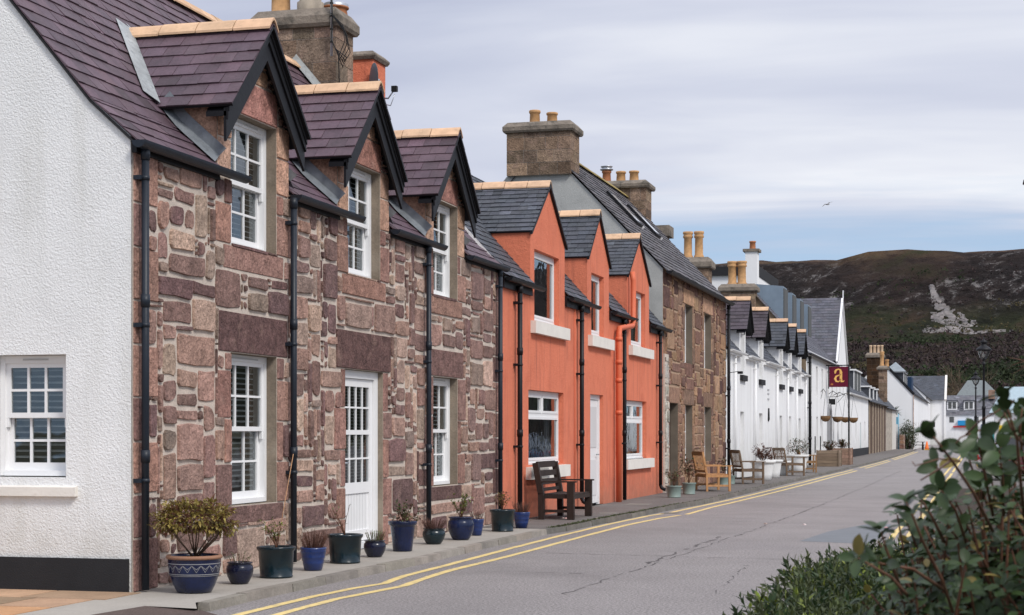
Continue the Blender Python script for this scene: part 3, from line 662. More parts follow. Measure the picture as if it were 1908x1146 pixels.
# kerb as separate stones in one run
km = MB(); g_ = random.Random(8); y = 14.15
while y < 164:
    ln = g_.uniform(.8, 1.1); y2 = min(y+ln, 164.9); xa, xb = kx(y), kx(y2-.012)
    e = g_.uniform(-.006, .006); zt = .003+g_.uniform(-.004, .006); c_ = tj(.15, (1.25, 1.2, 1.15) if y < 26 else (.75, .75, .75), g_)
    km.hexa([(xa-.12, y, -.12), (xa+e, y, -.12), (xb+e, y2-.012, -.12), (xb-.12, y2-.012, -.12), (xa-.12, y, zt), (xa+e-.015, y, zt), (xb+e-.015, y2-.012, zt), (xb-.12, y2-.012, zt)], 0, c_)
    y = y2
struct(km, 'kerb', kerbm)
km = MB(); y = -4
while y < 160: km.box(6.97, 7.09, y, y+.9, -.12, .03, 0, tj(.15)); y += .91
struct(km, 'kerb', kerbm)
vg = MB(); vg.face([(7.09, -20, .02), (40, -20, .02), (40, 48, .02), (7.09, 48, .02)]); struct(vg, 'verge', soil)
qy = MB(); qy.face([(7.09, 48, .02), (40, 48, .02), (40, 165, .02), (7.09, 165, .02)]); struct(qy, 'quay', asphaltdk)
dg = MB(); dg.box(1.66, 1.98, 33.55, 34.05, -.085, -.071)
for k in range(6): dg.box(1.68+k*.05, 1.70+k*.05, 33.6, 34.0, -.071, -.066)
tag(dg.build('road_drain', kerbm, None), 'dark iron drain grate in the gutter where the yellow lines break', 'drain')
# manholes
for (x, y, s_) in ((.75, 36.0, .5), (1.0, 31.8, .35)):
    m_ = MB(); m_.box(x-s_/2, x+s_/2, y-s_*.7, y+s_*.7, -.01, .005); tag(m_.build('manhole_cover', kerbm, None), 'dark metal cover set in the pavement near the orange house, '+('farther of two' if y > 33 else 'nearer of two'), 'manhole cover')

# ------------------------------------------------------------------ stone house (nearest)
PINK = ([(.36, .225, .18), (.29, .175, .148), (.175, .105, .098), (.47, .33, .26), (.24, .15, .13), (.40, .285, .225), (.30, .22, .18)], [30, 25, 18, 12, 22, 9, 8])
H1 = thing('stone_cottage', 'pink rubble stone house with purple slate roof and white harled gable end', 'house', (0, 21.3, 0))
def rx1(z):  # main roof x at height z
    if z < 4.675: return -(z-4.31)/.87
    return -.42-(z-4.675)/1.19
DY = (17.68, 21.2, 24.74); OW = .62
up = [(c-OW, c+OW, 3.51, 4.94) for c in DY]; low = [(17.06, 18.31, .72, 2.36), (24.12, 25.37, .72, 2.33), (20.5, 21.94, 0, 2.31)]
F0 = TF(0)
mb = MB(); wall_holes(mb, F0, 14.84, 27.74, -.1, 4.3, low+[(a, b, c, 4.3) for a, b, c, d in up], .16, 0, 1)
for (a, b, c, d), yc in zip(up, DY):
    wall_holes(mb, F0, yc-.96, yc+.96, 4.3, 5.02, [(a, b, 4.3, d)], .16, 0, 1); mb.face([F0(yc-.96, 5.02, 0), F0(yc+.96, 5.02, 0), F0(yc, 5.9, 0)], 0)
def ins(y, z):
    for a, b, c, d in up+low:
        if a-.001 < y < b+.001 and c < z < d: return False
    if z < 4.26: return True
    for yc in DY:
        if abs(y-yc) < .97-max(0, z-5.02)*1.05: return z < 5.85
    return False
fx = []
DK = (.15, .085, .078); BR = (.24, .14, .12); PK = (.34, .195, .155); PE = (.50, .305, .215)
def jambs(a, b, c, d, sd, pal=None):
    g_ = random.Random(sd)
    for sg, e in ((-1, a), (1, b)):
        z = c; k = g_.randint(0, 1)
        while z < d-.12:
            h = min(g_.uniform(.36, .6), d-z); 
            if d-z-h < .18: h = d-z
            wd = (.16 if k % 2 else .36)*g_.uniform(.9, 1.2)
            cc = g_.choice(pal or [PK, BR, PK, (.29, .16, .13)]); fx.append((e-wd, e, z, z+h, cc) if sg < 0 else (e, e+wd, z, z+h, cc)); z += h; k += 1
for i, (a, b, c, d) in enumerate(low): jambs(a, b, c if c > 0 else 0, d, 10+i)
for i, (a, b, c, d) in enumerate(up):
    jambs(a, b, c, 4.2, 20+i)
    for e in (-1, 1):
        ye = a if e < 0 else b; y2 = DY[i]+e*.955
        fx.append((min(ye, y2), max(ye, y2), 4.2, 4.62, PE)); fx.append((min(ye, y2), max(ye, y2), 4.62, 4.98, tj(.1, PE)))
    fx.append((a+.0, b-.0, 4.94, 5.33, (.40, .20, .16))); fx.append((DY[i]-.36, DY[i]-.02, 5.33, 5.52, PE)); fx.append((DY[i], DY[i]+.36, 5.33, 5.52, tj(.1, PE))); fx.append((DY[i]-.17, DY[i]+.17, 5.53, 5.70, PE))
    fx.append((a-.2, b+.2, 3.24, 3.51, PK))
fx.append((16.74, 18.62, 2.36, 2.80, DK)); fx.append((20.18, 22.22, 2.31, 2.80, DK)); fx.append((23.86, 25.66, 2.33, 2.74, BR)); fx.append((16.9, 18.5, .52, .72, BR)); fx.append((24.0, 25.55, .50, .72, DK))
z = 0
k = 0
while z < 4.2:
    h = .42 if k % 2 else .5; fx.append((27.74-(.4 if k % 2 else .24), 27.74, z, min(z+h, 4.26), rnd.choice([DK, BR, PK]))); fx.append((14.85, 14.85+(.28 if k % 2 else .5), z, min(z+h, 4.26), rnd.choice([PK, BR, PK]))); z += h; k += 1
stones(mb, F0, 14.85, 27.75, 0, 5.88, ins, fx, PINK, 42, m=2)
mb.build('stone_wall', [mortar, dressed, stone], H1)
# gable end, harled, with its window
gb = MB(); TGg = TG(14.83); gh = [(-1.47, -.688, 1.077, 2.25)]
wall_holes(gb, TGg, -5.1, -.012, -.1, 4.3, gh, .2, 0, 0)
gp = [(-.012, 4.3), (-.42, 4.66), (-1.25, 5.64), (-2.54, 7.17), (-3.83, 5.64), (-4.66, 4.66), (-5.1, 4.3)]
gb.face([TGg(a, b, 0) for a, b in gp]); gb.face([(-.012, 14.83, -.1), (-.012, 14.86, -.1), (-.012, 14.86, 4.3), (-.012, 14.83, 4.3)])
gb.face([(-5.1, 14.83, -.1), (-5.1, 27.75, -.1), (-5.1, 27.75, 4.3), (-5.1, 14.83, 4.3)]); gb.face([(0, 27.75, -.1), (-5.1, 27.75, -.1), (-5.1, 27.75, 4.3), (-2.54, 27.75, 7.1), (0, 27.75, 4.3)])
gb.build('harled_wall', harl, H1)
pb = MB(); pb.box(-5.2, -.025, 14.80, 14.829, -.05, .315); pb.build('plinth', blackpl, H1)
sl = MB(); sl.hexa([TGg(-1.62, .90, 0), TGg(-.563, .90, 0), TGg(-.563, .90, .06), TGg(-1.62, .90, .06), TGg(-1.62, 1.0, 0), TGg(-.563, 1.0, 0), TGg(-.563, .985, .06), TGg(-1.62, .985, .06)])
sl.hexa([TGg(-1.47, .985, -.2), TGg(-.69, .985, -.2), TGg(-.69, .985, 0), TGg(-1.47, .985, 0), TGg(-1.47, 1.10, -.2), TGg(-.69, 1.10, -.2), TGg(-.69, 1.0, 0), TGg(-1.47, 1.0, 0)]); sl.build('window_sill', creamstone, H1)
g_ = random.Random(14); shl = M('pale_shell', (.62, .52, .50), .6, var=.35, vs=25); prev_ = None
for k in range(16):
    x_ = -1.42+k*.045; m_ = MB(); m_.idx([(dx*.024*g_.uniform(.7, 1.2), dy*.018, dz*.016*g_.uniform(.7, 1.3)) for dz in (0, 1) for dx, dy in ((-1, -1), (1, -1), (1, 1), (-1, 1))]+[(0, 0, .022)], [(0, 1, 5, 4), (1, 2, 6, 5), (2, 3, 7, 6), (3, 0, 4, 7), (4, 5, 8), (5, 6, 8), (6, 7, 8), (7, 4, 8)], 0, g_.choice([(1, 1, 1), (.5, .5, .7), (1.1, .8, .8), (.6, .55, .5)]), True)
    o_ = m_.build('shell', shl, None, (x_, 14.84+.11*g_.random(), 1.03)); o_.rotation_euler = (0, 0, g_.uniform(0, 3)); tag(o_, 'small pale shell in the row laid along the gable window sill', 'shell', 'shells on the gable window sill')
sash(H1, TGg, -1.46, -.69, 1.09, 2.245, cset=-.13, cols=3)
for i, c in enumerate(DY): sash(H1, F0, up[i][0]+.005, up[i][1]-.005, 3.52, 4.935, inner=[(up[i][0]+.06, up[i][0]+.4), (up[i][1]-.28, up[i][1]-.05)] if i != 1 else [(up[i][0]+.1, up[i][1]-.1)])
for a, b, c, d in low[:2]: sash(H1, F0, a+.005, b-.005, c+.01, d-.005)
# door
dr = MB(); a, b, z1 = 20.505, 21.935, 2.305; c = -.10
dr.tbox(F0, a, a+.10, 0, z1, c-.08, c+.03); dr.tbox(F0, b-.13, b, 0, z1, c-.08, c+.03); dr.tbox(F0, a+.10, b-.13, z1-.1, z1, c-.08, c+.03); dr.tbox(F0, a+.1, b-.13, 0, .09, c-.08, c+.05)
door = dr.build('front_door', whitepvc, H1)
lf = MB(); A, B = a+.105, b-.135; zb, zt = .1, z1-.105
lf.tbox(F0, A, A+.12, zb, zt, c-.05, c); lf.tbox(F0, B-.12, B, zb, zt, c-.05, c); lf.tbox(F0, A+.12, B-.12, zt-.1, zt, c-.05, c-.001); lf.tbox(F0, A+.12, B-.12, .72, .86, c-.05, c-.001); lf.tbox(F0, A+.12, B-.12, zb, zb+.14, c-.05, c-.001); lf.tbox(F0, A+.12, B-.12, 1.48, 1.54, c-.05, c-.001)
lf.tbox(F0, A+.12, B-.12, .24, .72, c-.045, c-.02)
n_ = 9
for i in range(1, n_): yy = A+.12+(B-A-.24)*i/n_; lf.tbox(F0, yy-.004, yy+.004, .24, .72, c-.02, c-.016, 0, (.75, .75, .75))
for i in range(1, 4): yy = A+.12+(B-A-.24)*i/4; lf.tbox(F0, yy-.011, yy+.011, .86, zt-.1, c-.03, c-.006)
for zz1 in (1.17, 1.83): lf.tbox(F0, A+.12, B-.12, zz1-.011, zz1+.011, c-.029, c-.007)
leafo = lf.build('door_leaf', whitepvc, door)
gl = MB(); gl.face([F0(A+.12, .86, c-.022), F0(B-.12, .86, c-.022), F0(B-.12, zt-.1, c-.022), F0(A+.12, zt-.1, c-.022)]); gl.build('pane', glass, door)
bl = MB(); z = .9
while z < zt-.12: bl.tbox(F0, A+.1, B-.1, z, z+.006, c-.10, c-.07, 0, (.7, .7, .7)); z += .042
for q in ((A, B, .7, zt, c-.6, c-.55), (A-.05, A, .7, zt, c-.6, c-.08), (B, B+.05, .7, zt, c-.6, c-.08)): bl.tbox(F0, *q, 1)
bl.build('blind', [blindm, darkin], door)
hd = MB(); hd.tbox(F0, A+.03, A+.07, 1.0, 1.2, c, c+.012); hd.tube([F0(A+.05, 1.12, c+.01), F0(A+.05, 1.12, c+.05), F0(A+.16, 1.12, c+.05)], .01); hd.build('handle', metal, door)
# main roof
rf = MB()
A0 = Vector((.07, 14.80, 4.25)); kn = Vector((-.42, 14.80, 4.675)); v1 = (kn-A0); l1 = v1.length; top = Vector((-2.54, 14.80, 7.2)); v2 = top-kn; l2 = v2.length
bands = [(0, DY[0]-.96), (DY[0]+.96, DY[1]-.96), (DY[1]+.96, DY[2]-.96), (DY[2]+.96, 27.78)]
for i, (a, b) in enumerate(bands):
    a = a if i else 14.80
    slates(rf, A0, (0, 1, 0), v1, [(a-14.8, 0), (b-14.8, 0), (b-14.8, l1), (a-14.8, l1)], .25, .2, 3)
    slates(rf, kn, (0, 1, 0), v2, [(a-14.8, 0), (b-14.8, 0), (b-14.8, l2), (a-14.8, l2)], .25, .2, 4)
lc = (1.0*v2.z and (4.9-4.675)/v2.z*l2)
for c in DY: slates(rf, kn, (0, 1, 0), v2, [(c-.96-14.8, .55), (c+.96-14.8, .55), (c+.96-14.8, l2), (c-.96-14.8, l2)], .25, .2, 5)
Bk = Vector((-5.15, 14.80, 4.25)); slates(rf, Bk, (0, 1, 0), top-Bk, [(0, 0), (12.98, 0), (12.98, (top-Bk).length), (0, (top-Bk).length)], .5, .4, 9)
rf.build('slate_roof', purple, H1)
rt = MB(); ridge_tiles(rt, (-2.54, 14.8, 7.23), (-2.54, 25.2, 7.23), .46, seed=4); rt.build('ridge_tile', claytile, H1); rt = MB(); ridge_tiles(rt, (-2.54, 25.95, 7.23), (-2.54, 27.0, 7.23), .46, seed=5); rt.build('ridge_tile', claytile, H1)
vs_ = MB()   # mortar verge under the end slates
for p, q in (((.05, 4.22), (-.42, 4.64)), ((-.42, 4.64), (-2.54, 7.16))): vs_.bar((p[0], 14.815, p[1]), (q[0], 14.815, q[1]), .02, .03, (0, 1, 0))
vs_.build('verge', blackpl, H1)
for i, c in enumerate(DY): dormer(H1, c, .965, 1.10, 4.91, 5.98, rx1, 4.28, [stone], purple, xo=.235, barge=.30, seed=11+i*7, front=False, cheekt=(.36, .22, .155))
for a, b in ((14.74, 17.2), (18.62, 20.78), (22.13, 24.3), (25.68, 27.80)):
    gutter(H1, .115, a, b, 4.24, .07)
for a, b in ((14.84, 16.7), (18.65, 20.22), (22.17, 23.76), (25.71, 27.74)): fb = MB(); fb.box(.0, .045, a, b, 4.14, 4.25); fb.build('fascia', blackgloss, H1)
for y in (14.93, 18.60, 23.66, 27.50): downpipe(H1, .09, y, .02, 4.2, .037, brk=(1.28, 2.75))
CP = [(.30, .20, .15), (.24, .17, .12), (.20, .15, .11), (.33, .23, .17)]
ch = chimney(H1, -3.2, -1.9, 25.15, 25.9, 6.3, 7.78, 8.08, CP, 3)
pot_chim(ch, -2.95, 25.5, 8.05, .6, .15, potyellow, 1); pot_chim(ch, -2.42, 25.42, 8.05, .6, .19, M('grey_clay_pot', (.33, .28, .22), .85, var=.2, vs=6), 2); pot_chim(ch, -2.12, 25.72, 8.02, .2, .2, potred, 0)
cwl = MB(); cwl.lathe([(.21, .19), (.21, .23), (.15, .27), (.0, .28)], (-2.12, 25.72, 8.02), 20); cwl.build('cowl', metal, ch)
fl = MB()
for sg in (1,):
    p = [(-2.54, 7.26), (-1.88, 6.48)]
    fl.face([(p[0][0], 25.13, p[0][1]+.12), (p[1][0], 25.13, p[1][1]+.12), (p[1][0], 24.95, p[1][1]), (p[0][0], 24.95, p[0][1])]); fl.face([(-1.88, 25.13, 6.6), (-1.72, 25.0, 6.3), (-1.72, 26.0, 6.3), (-1.88, 25.95, 6.6)])
fl.build('flashing', lead, H1)
ae = thing('television_aerial', 'grey aerial pole with trailing black cables strapped to the near stone chimney', 'aerial', (-1.93, 25.08, 7.4))
m_ = MB(); m_.tube([(-1.93, 25.06, 7.3), (-1.93, 25.06, 9.6)], .022, 8); m_.build('pole', metal, ae)
m_ = MB(); m_.tube([(-1.93, 25.06, 9.45), (-1.93, 26.2, 9.45)], .012, 6)
for i in range(8): m_.tube([(-2.2, 25.1+i*.14, 9.45), (-1.66, 25.1+i*.14, 9.45)], .006, 5)
m_.build('antenna', metal, ae)
m_ = MB(); g_ = random.Random(3)
m_.tube([(-1.92, 25.03, 8.2), (-1.90, 25.03, 7.9), (-1.93, 25.04, 7.55), (-1.80, 25.02, 7.3), (-1.78, 25.02, 6.6)], .010, 6)
for k in range(4): m_.tube([(-1.93, 25.03, 7.95), (-1.72+k*.02, 25.0, 7.75-k*.05), (-1.70+k*.03, 25.02, 7.5-k*.06), (-1.80+k*.03, 25.03, 7.28-k*.03), (-1.72+k*.02, 25.0, 7.1+k*.05), (-1.85, 25.02, 7.4)], .007, 5)
for zz1 in (7.5, 7.7, 7.9, 8.1): m_.tube([(-1.93, 25.06, zz1), (-1.93, 25.06, zz1+.025)], .03, 8)
m_.build('cable', rubberblk, ae)

# ------------------------------------------------------------------ orange house
H2 = thing('orange_house', 'orange rendered house with three gabled dormers, black gutters and cream sills', 'house', (0, 35.4, 0))
OD = [(31.13, 1.32), (35.5, 1.07), (39.9, 1.35)]
oup = [(30.10, 32.0, 3.52, 4.80), (34.82, 36.05, 3.52, 4.80), (39.0, 40.75, 3.52, 4.80)]
olow = [(29.68, 32.36, .93, 2.27), (34.72, 36.0, 0, 2.30), (38.3, 40.92, .90, 2.25)]
rxo = lambda z: -(z-4.22)/1.13
mb = MB(); wall_holes(mb, F0, 27.76, 43.12, -.1, 4.2, olow+[(a, b, c, 4.2) for a, b, c, d in oup], .16, 0, 0)
mb.face([(-5, 27.77, 4.2), (-5, 27.77, 0), (0, 27.77, 0), (0, 27.77, 4.2)], 0)
mb.build('rendered_wall', orange, H2)
for i, ((c, hw), hl) in enumerate(zip(OD, oup)):
    dormer(H2, c, hw, hw+.05, 5.08, 6.10, rxo, 4.2, [orange], greyslate, xo=.05, seed=51+i*5, ew=.2, eh=.15, rough=.25, hole=(hl[0], hl[1], 4.2, hl[3]), fl=False)
for i, h_ in enumerate(oup):
    casement(H2, F0, h_[0]+.004, h_[1]-.004, h_[2]+.004, h_[3]-.004, curt=[(h_[0]+.12, h_[0]+.75)] if i == 0 else [(h_[1]-.5, h_[1]-.1)])
for i in (0, 2): h_ = olow[i]; casement(H2, F0, h_[0]+.004, h_[1]-.004, h_[2]+.004, h_[3]-.004, top=.42, curt=[(h_[1]-.35, h_[1]-.05)])
for a, b in ((29.83, 32.5), (34.5, 36.7), (38.74, 41.4)):
    m_ = MB(); m_.box(-.1, .10, a, b, 3.28, 3.50); m_.build('window_sill', creamstone, H2)
for a, b in ((29.5, 32.52), (38.2, 41.45)):
    m_ = MB(); m_.box(-.1, .10, a, b, .68, .90); m_.build('window_sill', creamstone, H2)
m_ = MB(); m_.box(-.14, -.08, 34.72, 34.82, 0, 2.3); m_.box(-.14, -.08, 35.88, 36.0, 0, 2.3); m_.box(-.14, -.08, 34.82, 35.88, 2.2, 2.3); od = m_.build('front_door', whitepvc, H2)
m_ = MB(); m_.box(-.15, -.10, 34.83, 35.87, .04, 2.19); m_.box(-.1, -.09, 34.95, 35.75, 1.2, 2.05, 0, (.8, .8, .8)); m_.box(-.1, -.09, 34.95, 35.75, .2, .95, 0, (.9, .9, .9)); m_.build('door_leaf', whitepvc, od)
m_ = MB(); m_.tube([(-.1, 35.75, 1.05), (-.04, 35.75, 1.05), (-.04, 35.62, 1.05)], .012); m_.build('handle', metal, od)
rf = MB(); E0 = Vector((.08, 27.78, 4.14)); T0 = Vector((-2.25, 27.78, 6.72)); v = T0-E0; ln = v.length
bds = [(27.78, OD[0][0]-OD[0][1]), (OD[0][0]+OD[0][1], OD[1][0]-OD[1][1]), (OD[1][0]+OD[1][1], OD[2][0]-OD[2][1]), (OD[2][0]+OD[2][1], 43.1)]
for a, b in bds: slates(rf, E0, (0, 1, 0), v, [(a-27.78, 0), (b-27.78, 0), (b-27.78, ln), (a-27.78, ln)], .2, .15, 6, rough=.25)
for c, hw in OD: slates(rf, E0, (0, 1, 0), v, [(c-hw-27.78, 1.3), (c+hw-27.78, 1.3), (c+hw-27.78, ln), (c-hw-27.78, ln)], .2, .15, 7, rough=.25)
E1 = Vector((-4.6, 27.78, 4.14)); v = T0-E1; slates(rf, E1, (0, 1, 0), v, [(0, 0), (15.3, 0), (15.3, v.length), (0, v.length)], .5, .4, 8)
rf.build('slate_roof', greyslate, H2)
for a, b in ((27.9, 30.25), (32.46, 34.95), (36.58, 38.95), (41.26, 43.5)):
    gutter(H2, .13, a, b, 4.10, .065, blackgloss)
    m_ = MB(); m_.box(.003, .05, a, b-.45, 3.93, 4.13); m_.build('fascia', blackgloss, H2)
for y, z0 in ((28.72, .02), (33.5, .2), (37.78, .02), (42.25, .2)): downpipe(H2, .10, y, z0, 4.02, .043, blackgloss, brk=(1.5, 2.9), shoe=z0 > .1)
m_ = MB(); X0 = .12; m_.tube([(X0, 37.05, 0), (X0, 37.05, 3.62), (X0, 37.12, 3.78), (X0, 37.9, 3.86), (X0, 38.55, 3.92), (X0, 38.68, 4.05), (X0, 38.68, 4.95), (X0-.03, 38.68, 5.15)], .062, 12)
for zz1 in (1.9, 2.6, 3.0, 3.5): m_.tube([(X0, 37.05, zz1), (X0, 37.05, zz1+.09)], .075, 12)
m_.build('soil_pipe', orangepipe, H2)
m_ = MB(); m_.tube([(.03, 37.3, 1.0), (.03, 37.3, 3.4)], .014, 6); m_.tube([(.03, 33.2, .3), (.03, 33.2, 4.0)], .010, 6); m_.build('cable', orangepipe, H2)
och = chimney(H2, -3.1, -1.95, 27.0, 27.62, 5.6, 7.66, 7.80, None, 1, [orange, chimcap], .06)
ds = thing('satellite_dish', 'grey satellite dish bolted to the orange chimney stack', 'satellite dish', (-1.85, 27.25, 7.3))
m_ = MB(); prof = [(0, .0), (.11, .01), (.20, .035), (.29, .07), (.29, .077), (.20, .042), (.11, .017), (0, .008)]
vsx = []; fsx = []; n_ = 20
for r, h_ in prof:
    for j in range(n_): an = 2*math.pi*j/n_; vsx.append((-1.93+r*math.cos(an)*.55+h_*.8, 26.85+r*math.cos(an)*-.75+h_*-.5, 7.22+r*1.15*math.sin(an)))
for i in range(len(prof)-1):
    for j in range(n_): fsx.append((i*n_+j, i*n_+(j+1) % n_, (i+1)*n_+(j+1) % n_, (i+1)*n_+j))
m_.idx(vsx, fsx); m_.build('dish', M('dish_grey', (.10, .12, .14), .5, var=.05), ds)
m_ = MB(); m_.tube([(-1.95, 27.1, 7.3), (-1.85, 27.0, 7.3)], .03, 8); m_.tube([(-1.85, 26.85, 6.98), (-1.62, 26.82, 6.96), (-1.52, 26.8, 7.08)], .013, 6); m_.tube([(-1.8, 26.85, 6.9), (-1.58, 26.82, 6.84), (-1.5, 26.8, 7.02)], .008, 6); m_.build('arm', metal, ds)
m_ = MB(); m_.box(-1.55, -1.46, 26.76, 26.84, 7.06, 7.15); m_.build('receiver', rubberblk, ds)

# ------------------------------------------------------------------ brown stone house with grey gable
H3 = thing('brown_stone_house', 'taller brown rubble stone house with grey rendered gable and skylights beyond the orange house', 'house', (0, 48.7, 0))
BRN = ([(.30, .175, .115), (.20, .11, .085), (.13, .07, .06), (.38, .24, .15), (.26, .16, .11), (.33, .2, .12)], [25, 22, 16, 12, 20, 12])
hs = [(46.45, 47.78, 3.4, 5.0), (49.85, 51.25, 3.38, 4.98), (44.1, 45.4, 0, 2.28), (46.5, 47.78, .68, 2.26), (49.9, 51.26, .68, 2.26)]
mb = MB(); wall_holes(mb, F0, 43.14, 54.28, -.1, 5.66, hs, .24, 0, 1)
fx = []
for i, (a, b, c, d) in enumerate(hs):
    jambs(a, b, c, d, 70+i, [(.33, .20, .13), (.27, .17, .12), (.20, .12, .09)]); fx.append((a-.25, b+.25, d, d+.42, (.42, .25, .16) if d > 4 else (.28, .17, .12)))
stones(mb, F0, 43.15, 54.27, 0, 5.6, lambda y, z: not any(a < y < b and c < z < d for a, b, c, d in hs), fx, BRN, 77, cell=.07, m=2)
mb.build('stone_wall', [M('brown_mortar', (.42, .29, .20), .95, var=.25, vs=4, bump=.01, bs=60), M('brown_reveal', (.17, .14, .11), .9, var=.2, tint=False), stone], H3)
m_ = MB(); m_.box(-.01, .045, 43.14, 43.75, 0, 3.5, 0); stones(m_, F0, 43.16, 43.76, 0, 3.45, lambda y, z: True, [], ([(.55, .52, .46), (.42, .38, .33), (.30, .22, .18)], [4, 3, 1]), 5, cell=.07, proud=(.05, .07), m=1); m_.build('quoin_strip', [mortar, stone], H3)
gp3 = [(0, 43.135, 3.9), (0, 43.135, 5.64), (-2.36, 43.135, 8.13), (-4.04, 43.135, 8.13), (-6.1, 43.135, 5.64), (-6.1, 43.135, 3.9)]
m_ = MB(); m_.face(gp3); m_.face([(0, 54.29, 0), (-6.1, 54.29, 0), (-6.1, 54.29, 5.64), (-3.05, 54.29, 8.86), (0, 54.29, 5.64)]); m_.face([(-6.1, 43.135, 0), (-6.1, 54.3, 0), (-6.1, 54.3, 5.64), (-6.1, 43.135, 5.64)]); m_.face([(0.0, 43.135, 0), (-6.1, 43.135, 0), (-6.1, 43.135, 3.9), (0.0, 43.135, 3.9)]); m_.build('rendered_gable', greyrender, H3)
for i, h_ in enumerate(hs):
    if i == 2:
        m_ = MB(); m_.box(-.24, -.2, h_[0], h_[1], 0, 2.28); m_.box(-.2, -.185, h_[0]+.2, h_[1]-.2, .3, 1.0); m_.box(-.2, -.185, h_[0]+.2, h_[1]-.2, 1.2, 2.0); m_.build('front_door', darkwood, H3)
    else: sash(H3, F0, h_[0]+.01, h_[1]-.01, h_[2], h_[3], cset=-.2, cols=2, blind=False)
rf = MB(); E0 = Vector((.12, 43.08, 5.58)); T0 = Vector((-3.05, 43.08, 8.93)); v = T0-E0; ln = v.length
slates(rf, E0, (0, 1, 0), v, [(0, 0), (11.3, 0), (11.3, ln), (0, ln)], .28, .21, 14, rough=.3, tv=.28, thick=.02); E1 = Vector((-6.2, 43.08, 5.58)); v2_ = T0-E1; slates(rf, E1, (0, 1, 0), v2_, [(0, 0), (11.3, 0), (11.3, ln), (0, ln)], .6, .4, 15)
rf.build('slate_roof', oldslate, H3)
m_ = MB(); ridge_tiles(m_, (-3.05, 44.1, 8.96), (-3.05, 53.7, 8.96), .5, w_=.16); m_.build('ridge_tile', M('mossy_ridge', (.30, .23, .09), .9, var=.3), H3)
gutter(H3, .18, 43.05, 54.5, 5.58, .085, blackgloss); downpipe(H3, .12, 54.15, .02, 5.5, .05, blackgloss)
vn = v.normalized(); nn = Vector((0, 1, 0)).cross(vn)*-1
if nn.z < 0: nn = -nn
for y0 in (47.1, 50.0):
    b0 = 2.3; A_ = E0+vn*b0; m_ = MB()
    def Q(a, b, h): return tuple(E0+vn*b+nn*h+Vector((0, a-43.08, 0)))
    m_.hexa([Q(y0, b0, .0), Q(y0+.8, b0, .0), Q(y0+.8, b0+1.25, 0), Q(y0, b0+1.25, 0), Q(y0, b0, .09), Q(y0+.8, b0, .09), Q(y0+.8, b0+1.25, .09), Q(y0, b0+1.25, .09)])
    sk = m_.build('skylight', blackgloss, H3)
    m_ = MB(); m_.face([Q(y0+.08, b0+.1, .095), Q(y0+.72, b0+.1, .095), Q(y0+.72, b0+1.15, .095), Q(y0+.08, b0+1.15, .095)]); m_.build('pane', M('skylight_pane', (.5, .52, .54), .1, var=0), sk)
    m_ = MB(); m_.hexa([Q(y0+.82, b0-.05, .0), Q(y0+.9, b0-.05, .0), Q(y0+.9, b0+1.3, 0), Q(y0+.82, b0+1.3, 0), Q(y0+.82, b0-.05, .07), Q(y0+.9, b0-.05, .07), Q(y0+.9, b0+1.3, .07), Q(y0+.82, b0+1.3, .07)]); m_.build('flashing', whitepvc, sk)
CB = [(.27, .19, .13), (.20, .14, .10), (.24, .165, .115), (.15, .105, .075)]
c2 = chimney(H3, -4.03, -2.36, 43.03, 44.0, 8.1, 9.2, 9.47, CB, 5, ov=.1)
pot_chim(c2, -3.44, 43.6, 9.42, .44, .14, potyellow, 0); pot_chim(c2, -2.99, 43.65, 9.42, .37, .14, potyellow, 0)
c3 = chimney(H3, -3.85, -2.35, 53.3, 54.2, 7.9, 9.15, 9.40, CB, 6, ov=.12)
pot_chim(c3, -3.68, 53.7, 9.36, .42, .14, potred, 0); pot_chim(c3, -3.22, 53.7, 9.36, .38, .15, potyellow, 0); pot_chim(c3, -2.8, 53.7, 9.36, .38, .15, potyellow, 0)
m_ = MB(); m_.lathe([(.14, 0), (.21, .02), (.21, .05), (.15, .07), (.15, .09), (.19, .12), (.19, .14), (0, .16)], (-3.68, 53.7, 9.78), 16); m_.build('cowl', metal, c3)
# ------------------------------------------------------------------ row of white cottages
duskslate = M('dusk_slate', (.080, .064, .075), .65, var=.25, var2=.25, vs2=20, dirt=(.2, .2, .2, .5), dirts=5, dthr=.62)
H4 = thing('white_cottage_row', 'low white cottage row with five small slate dormers', 'house', (0, 67.3, 0))
DC = [58.3, 63.35, 69.95, 73.35, 77.45]
rxc = lambda z: -(z-4.22)/1.1
cup = [(c-.52, c+.52, 3.46, 4.86) for c in DC]
clow = [(57.75, 58.75, .0, 2.22), (62.9, 63.9, 0, 2.22), (66.0, 67.1, .75, 2.15) , (69.5, 70.45, .7, 2.2), (73.0, 73.9, 0, 2.2), (77.0, 77.95, .7, 2.15)]
clow.pop(2)
mb = MB(); wall_holes(mb, F0, 54.30, 80.38, -.1, 4.25, clow+[(a, b, c, 4.25) for a, b, c, d in cup], .28, 0, 0)
mb.face([(0, 54.305, 0), (-5, 54.305, 0), (-5, 54.305, 4.2), (-2.5, 54.305, 6.8), (0, 54.305, 4.2)]); mb.build('white_wall', whitewall, H4)
for i, c in enumerate(DC):
    h_ = cup[i]; dormer(H4, c, .80, 1.0, 4.93, 6.02, rxc, 4.25, [whitewall], duskslate if i < 2 else greyslate, xo=.28, seed=91+i*5, ew=.3, eh=.17, hole=(h_[0], h_[1], 4.25, h_[3]), fl=False, barge=.14)
    sash(H4, F0, h_[0]+.01, h_[1]-.01, h_[2], h_[3], cset=-.22, cols=2, blind=False)
    m_ = MB(); m_.box(-.1, .10, h_[0]-.12, h_[1]+.12, 3.25, 3.44); m_.build('window_sill', blackpl, H4)
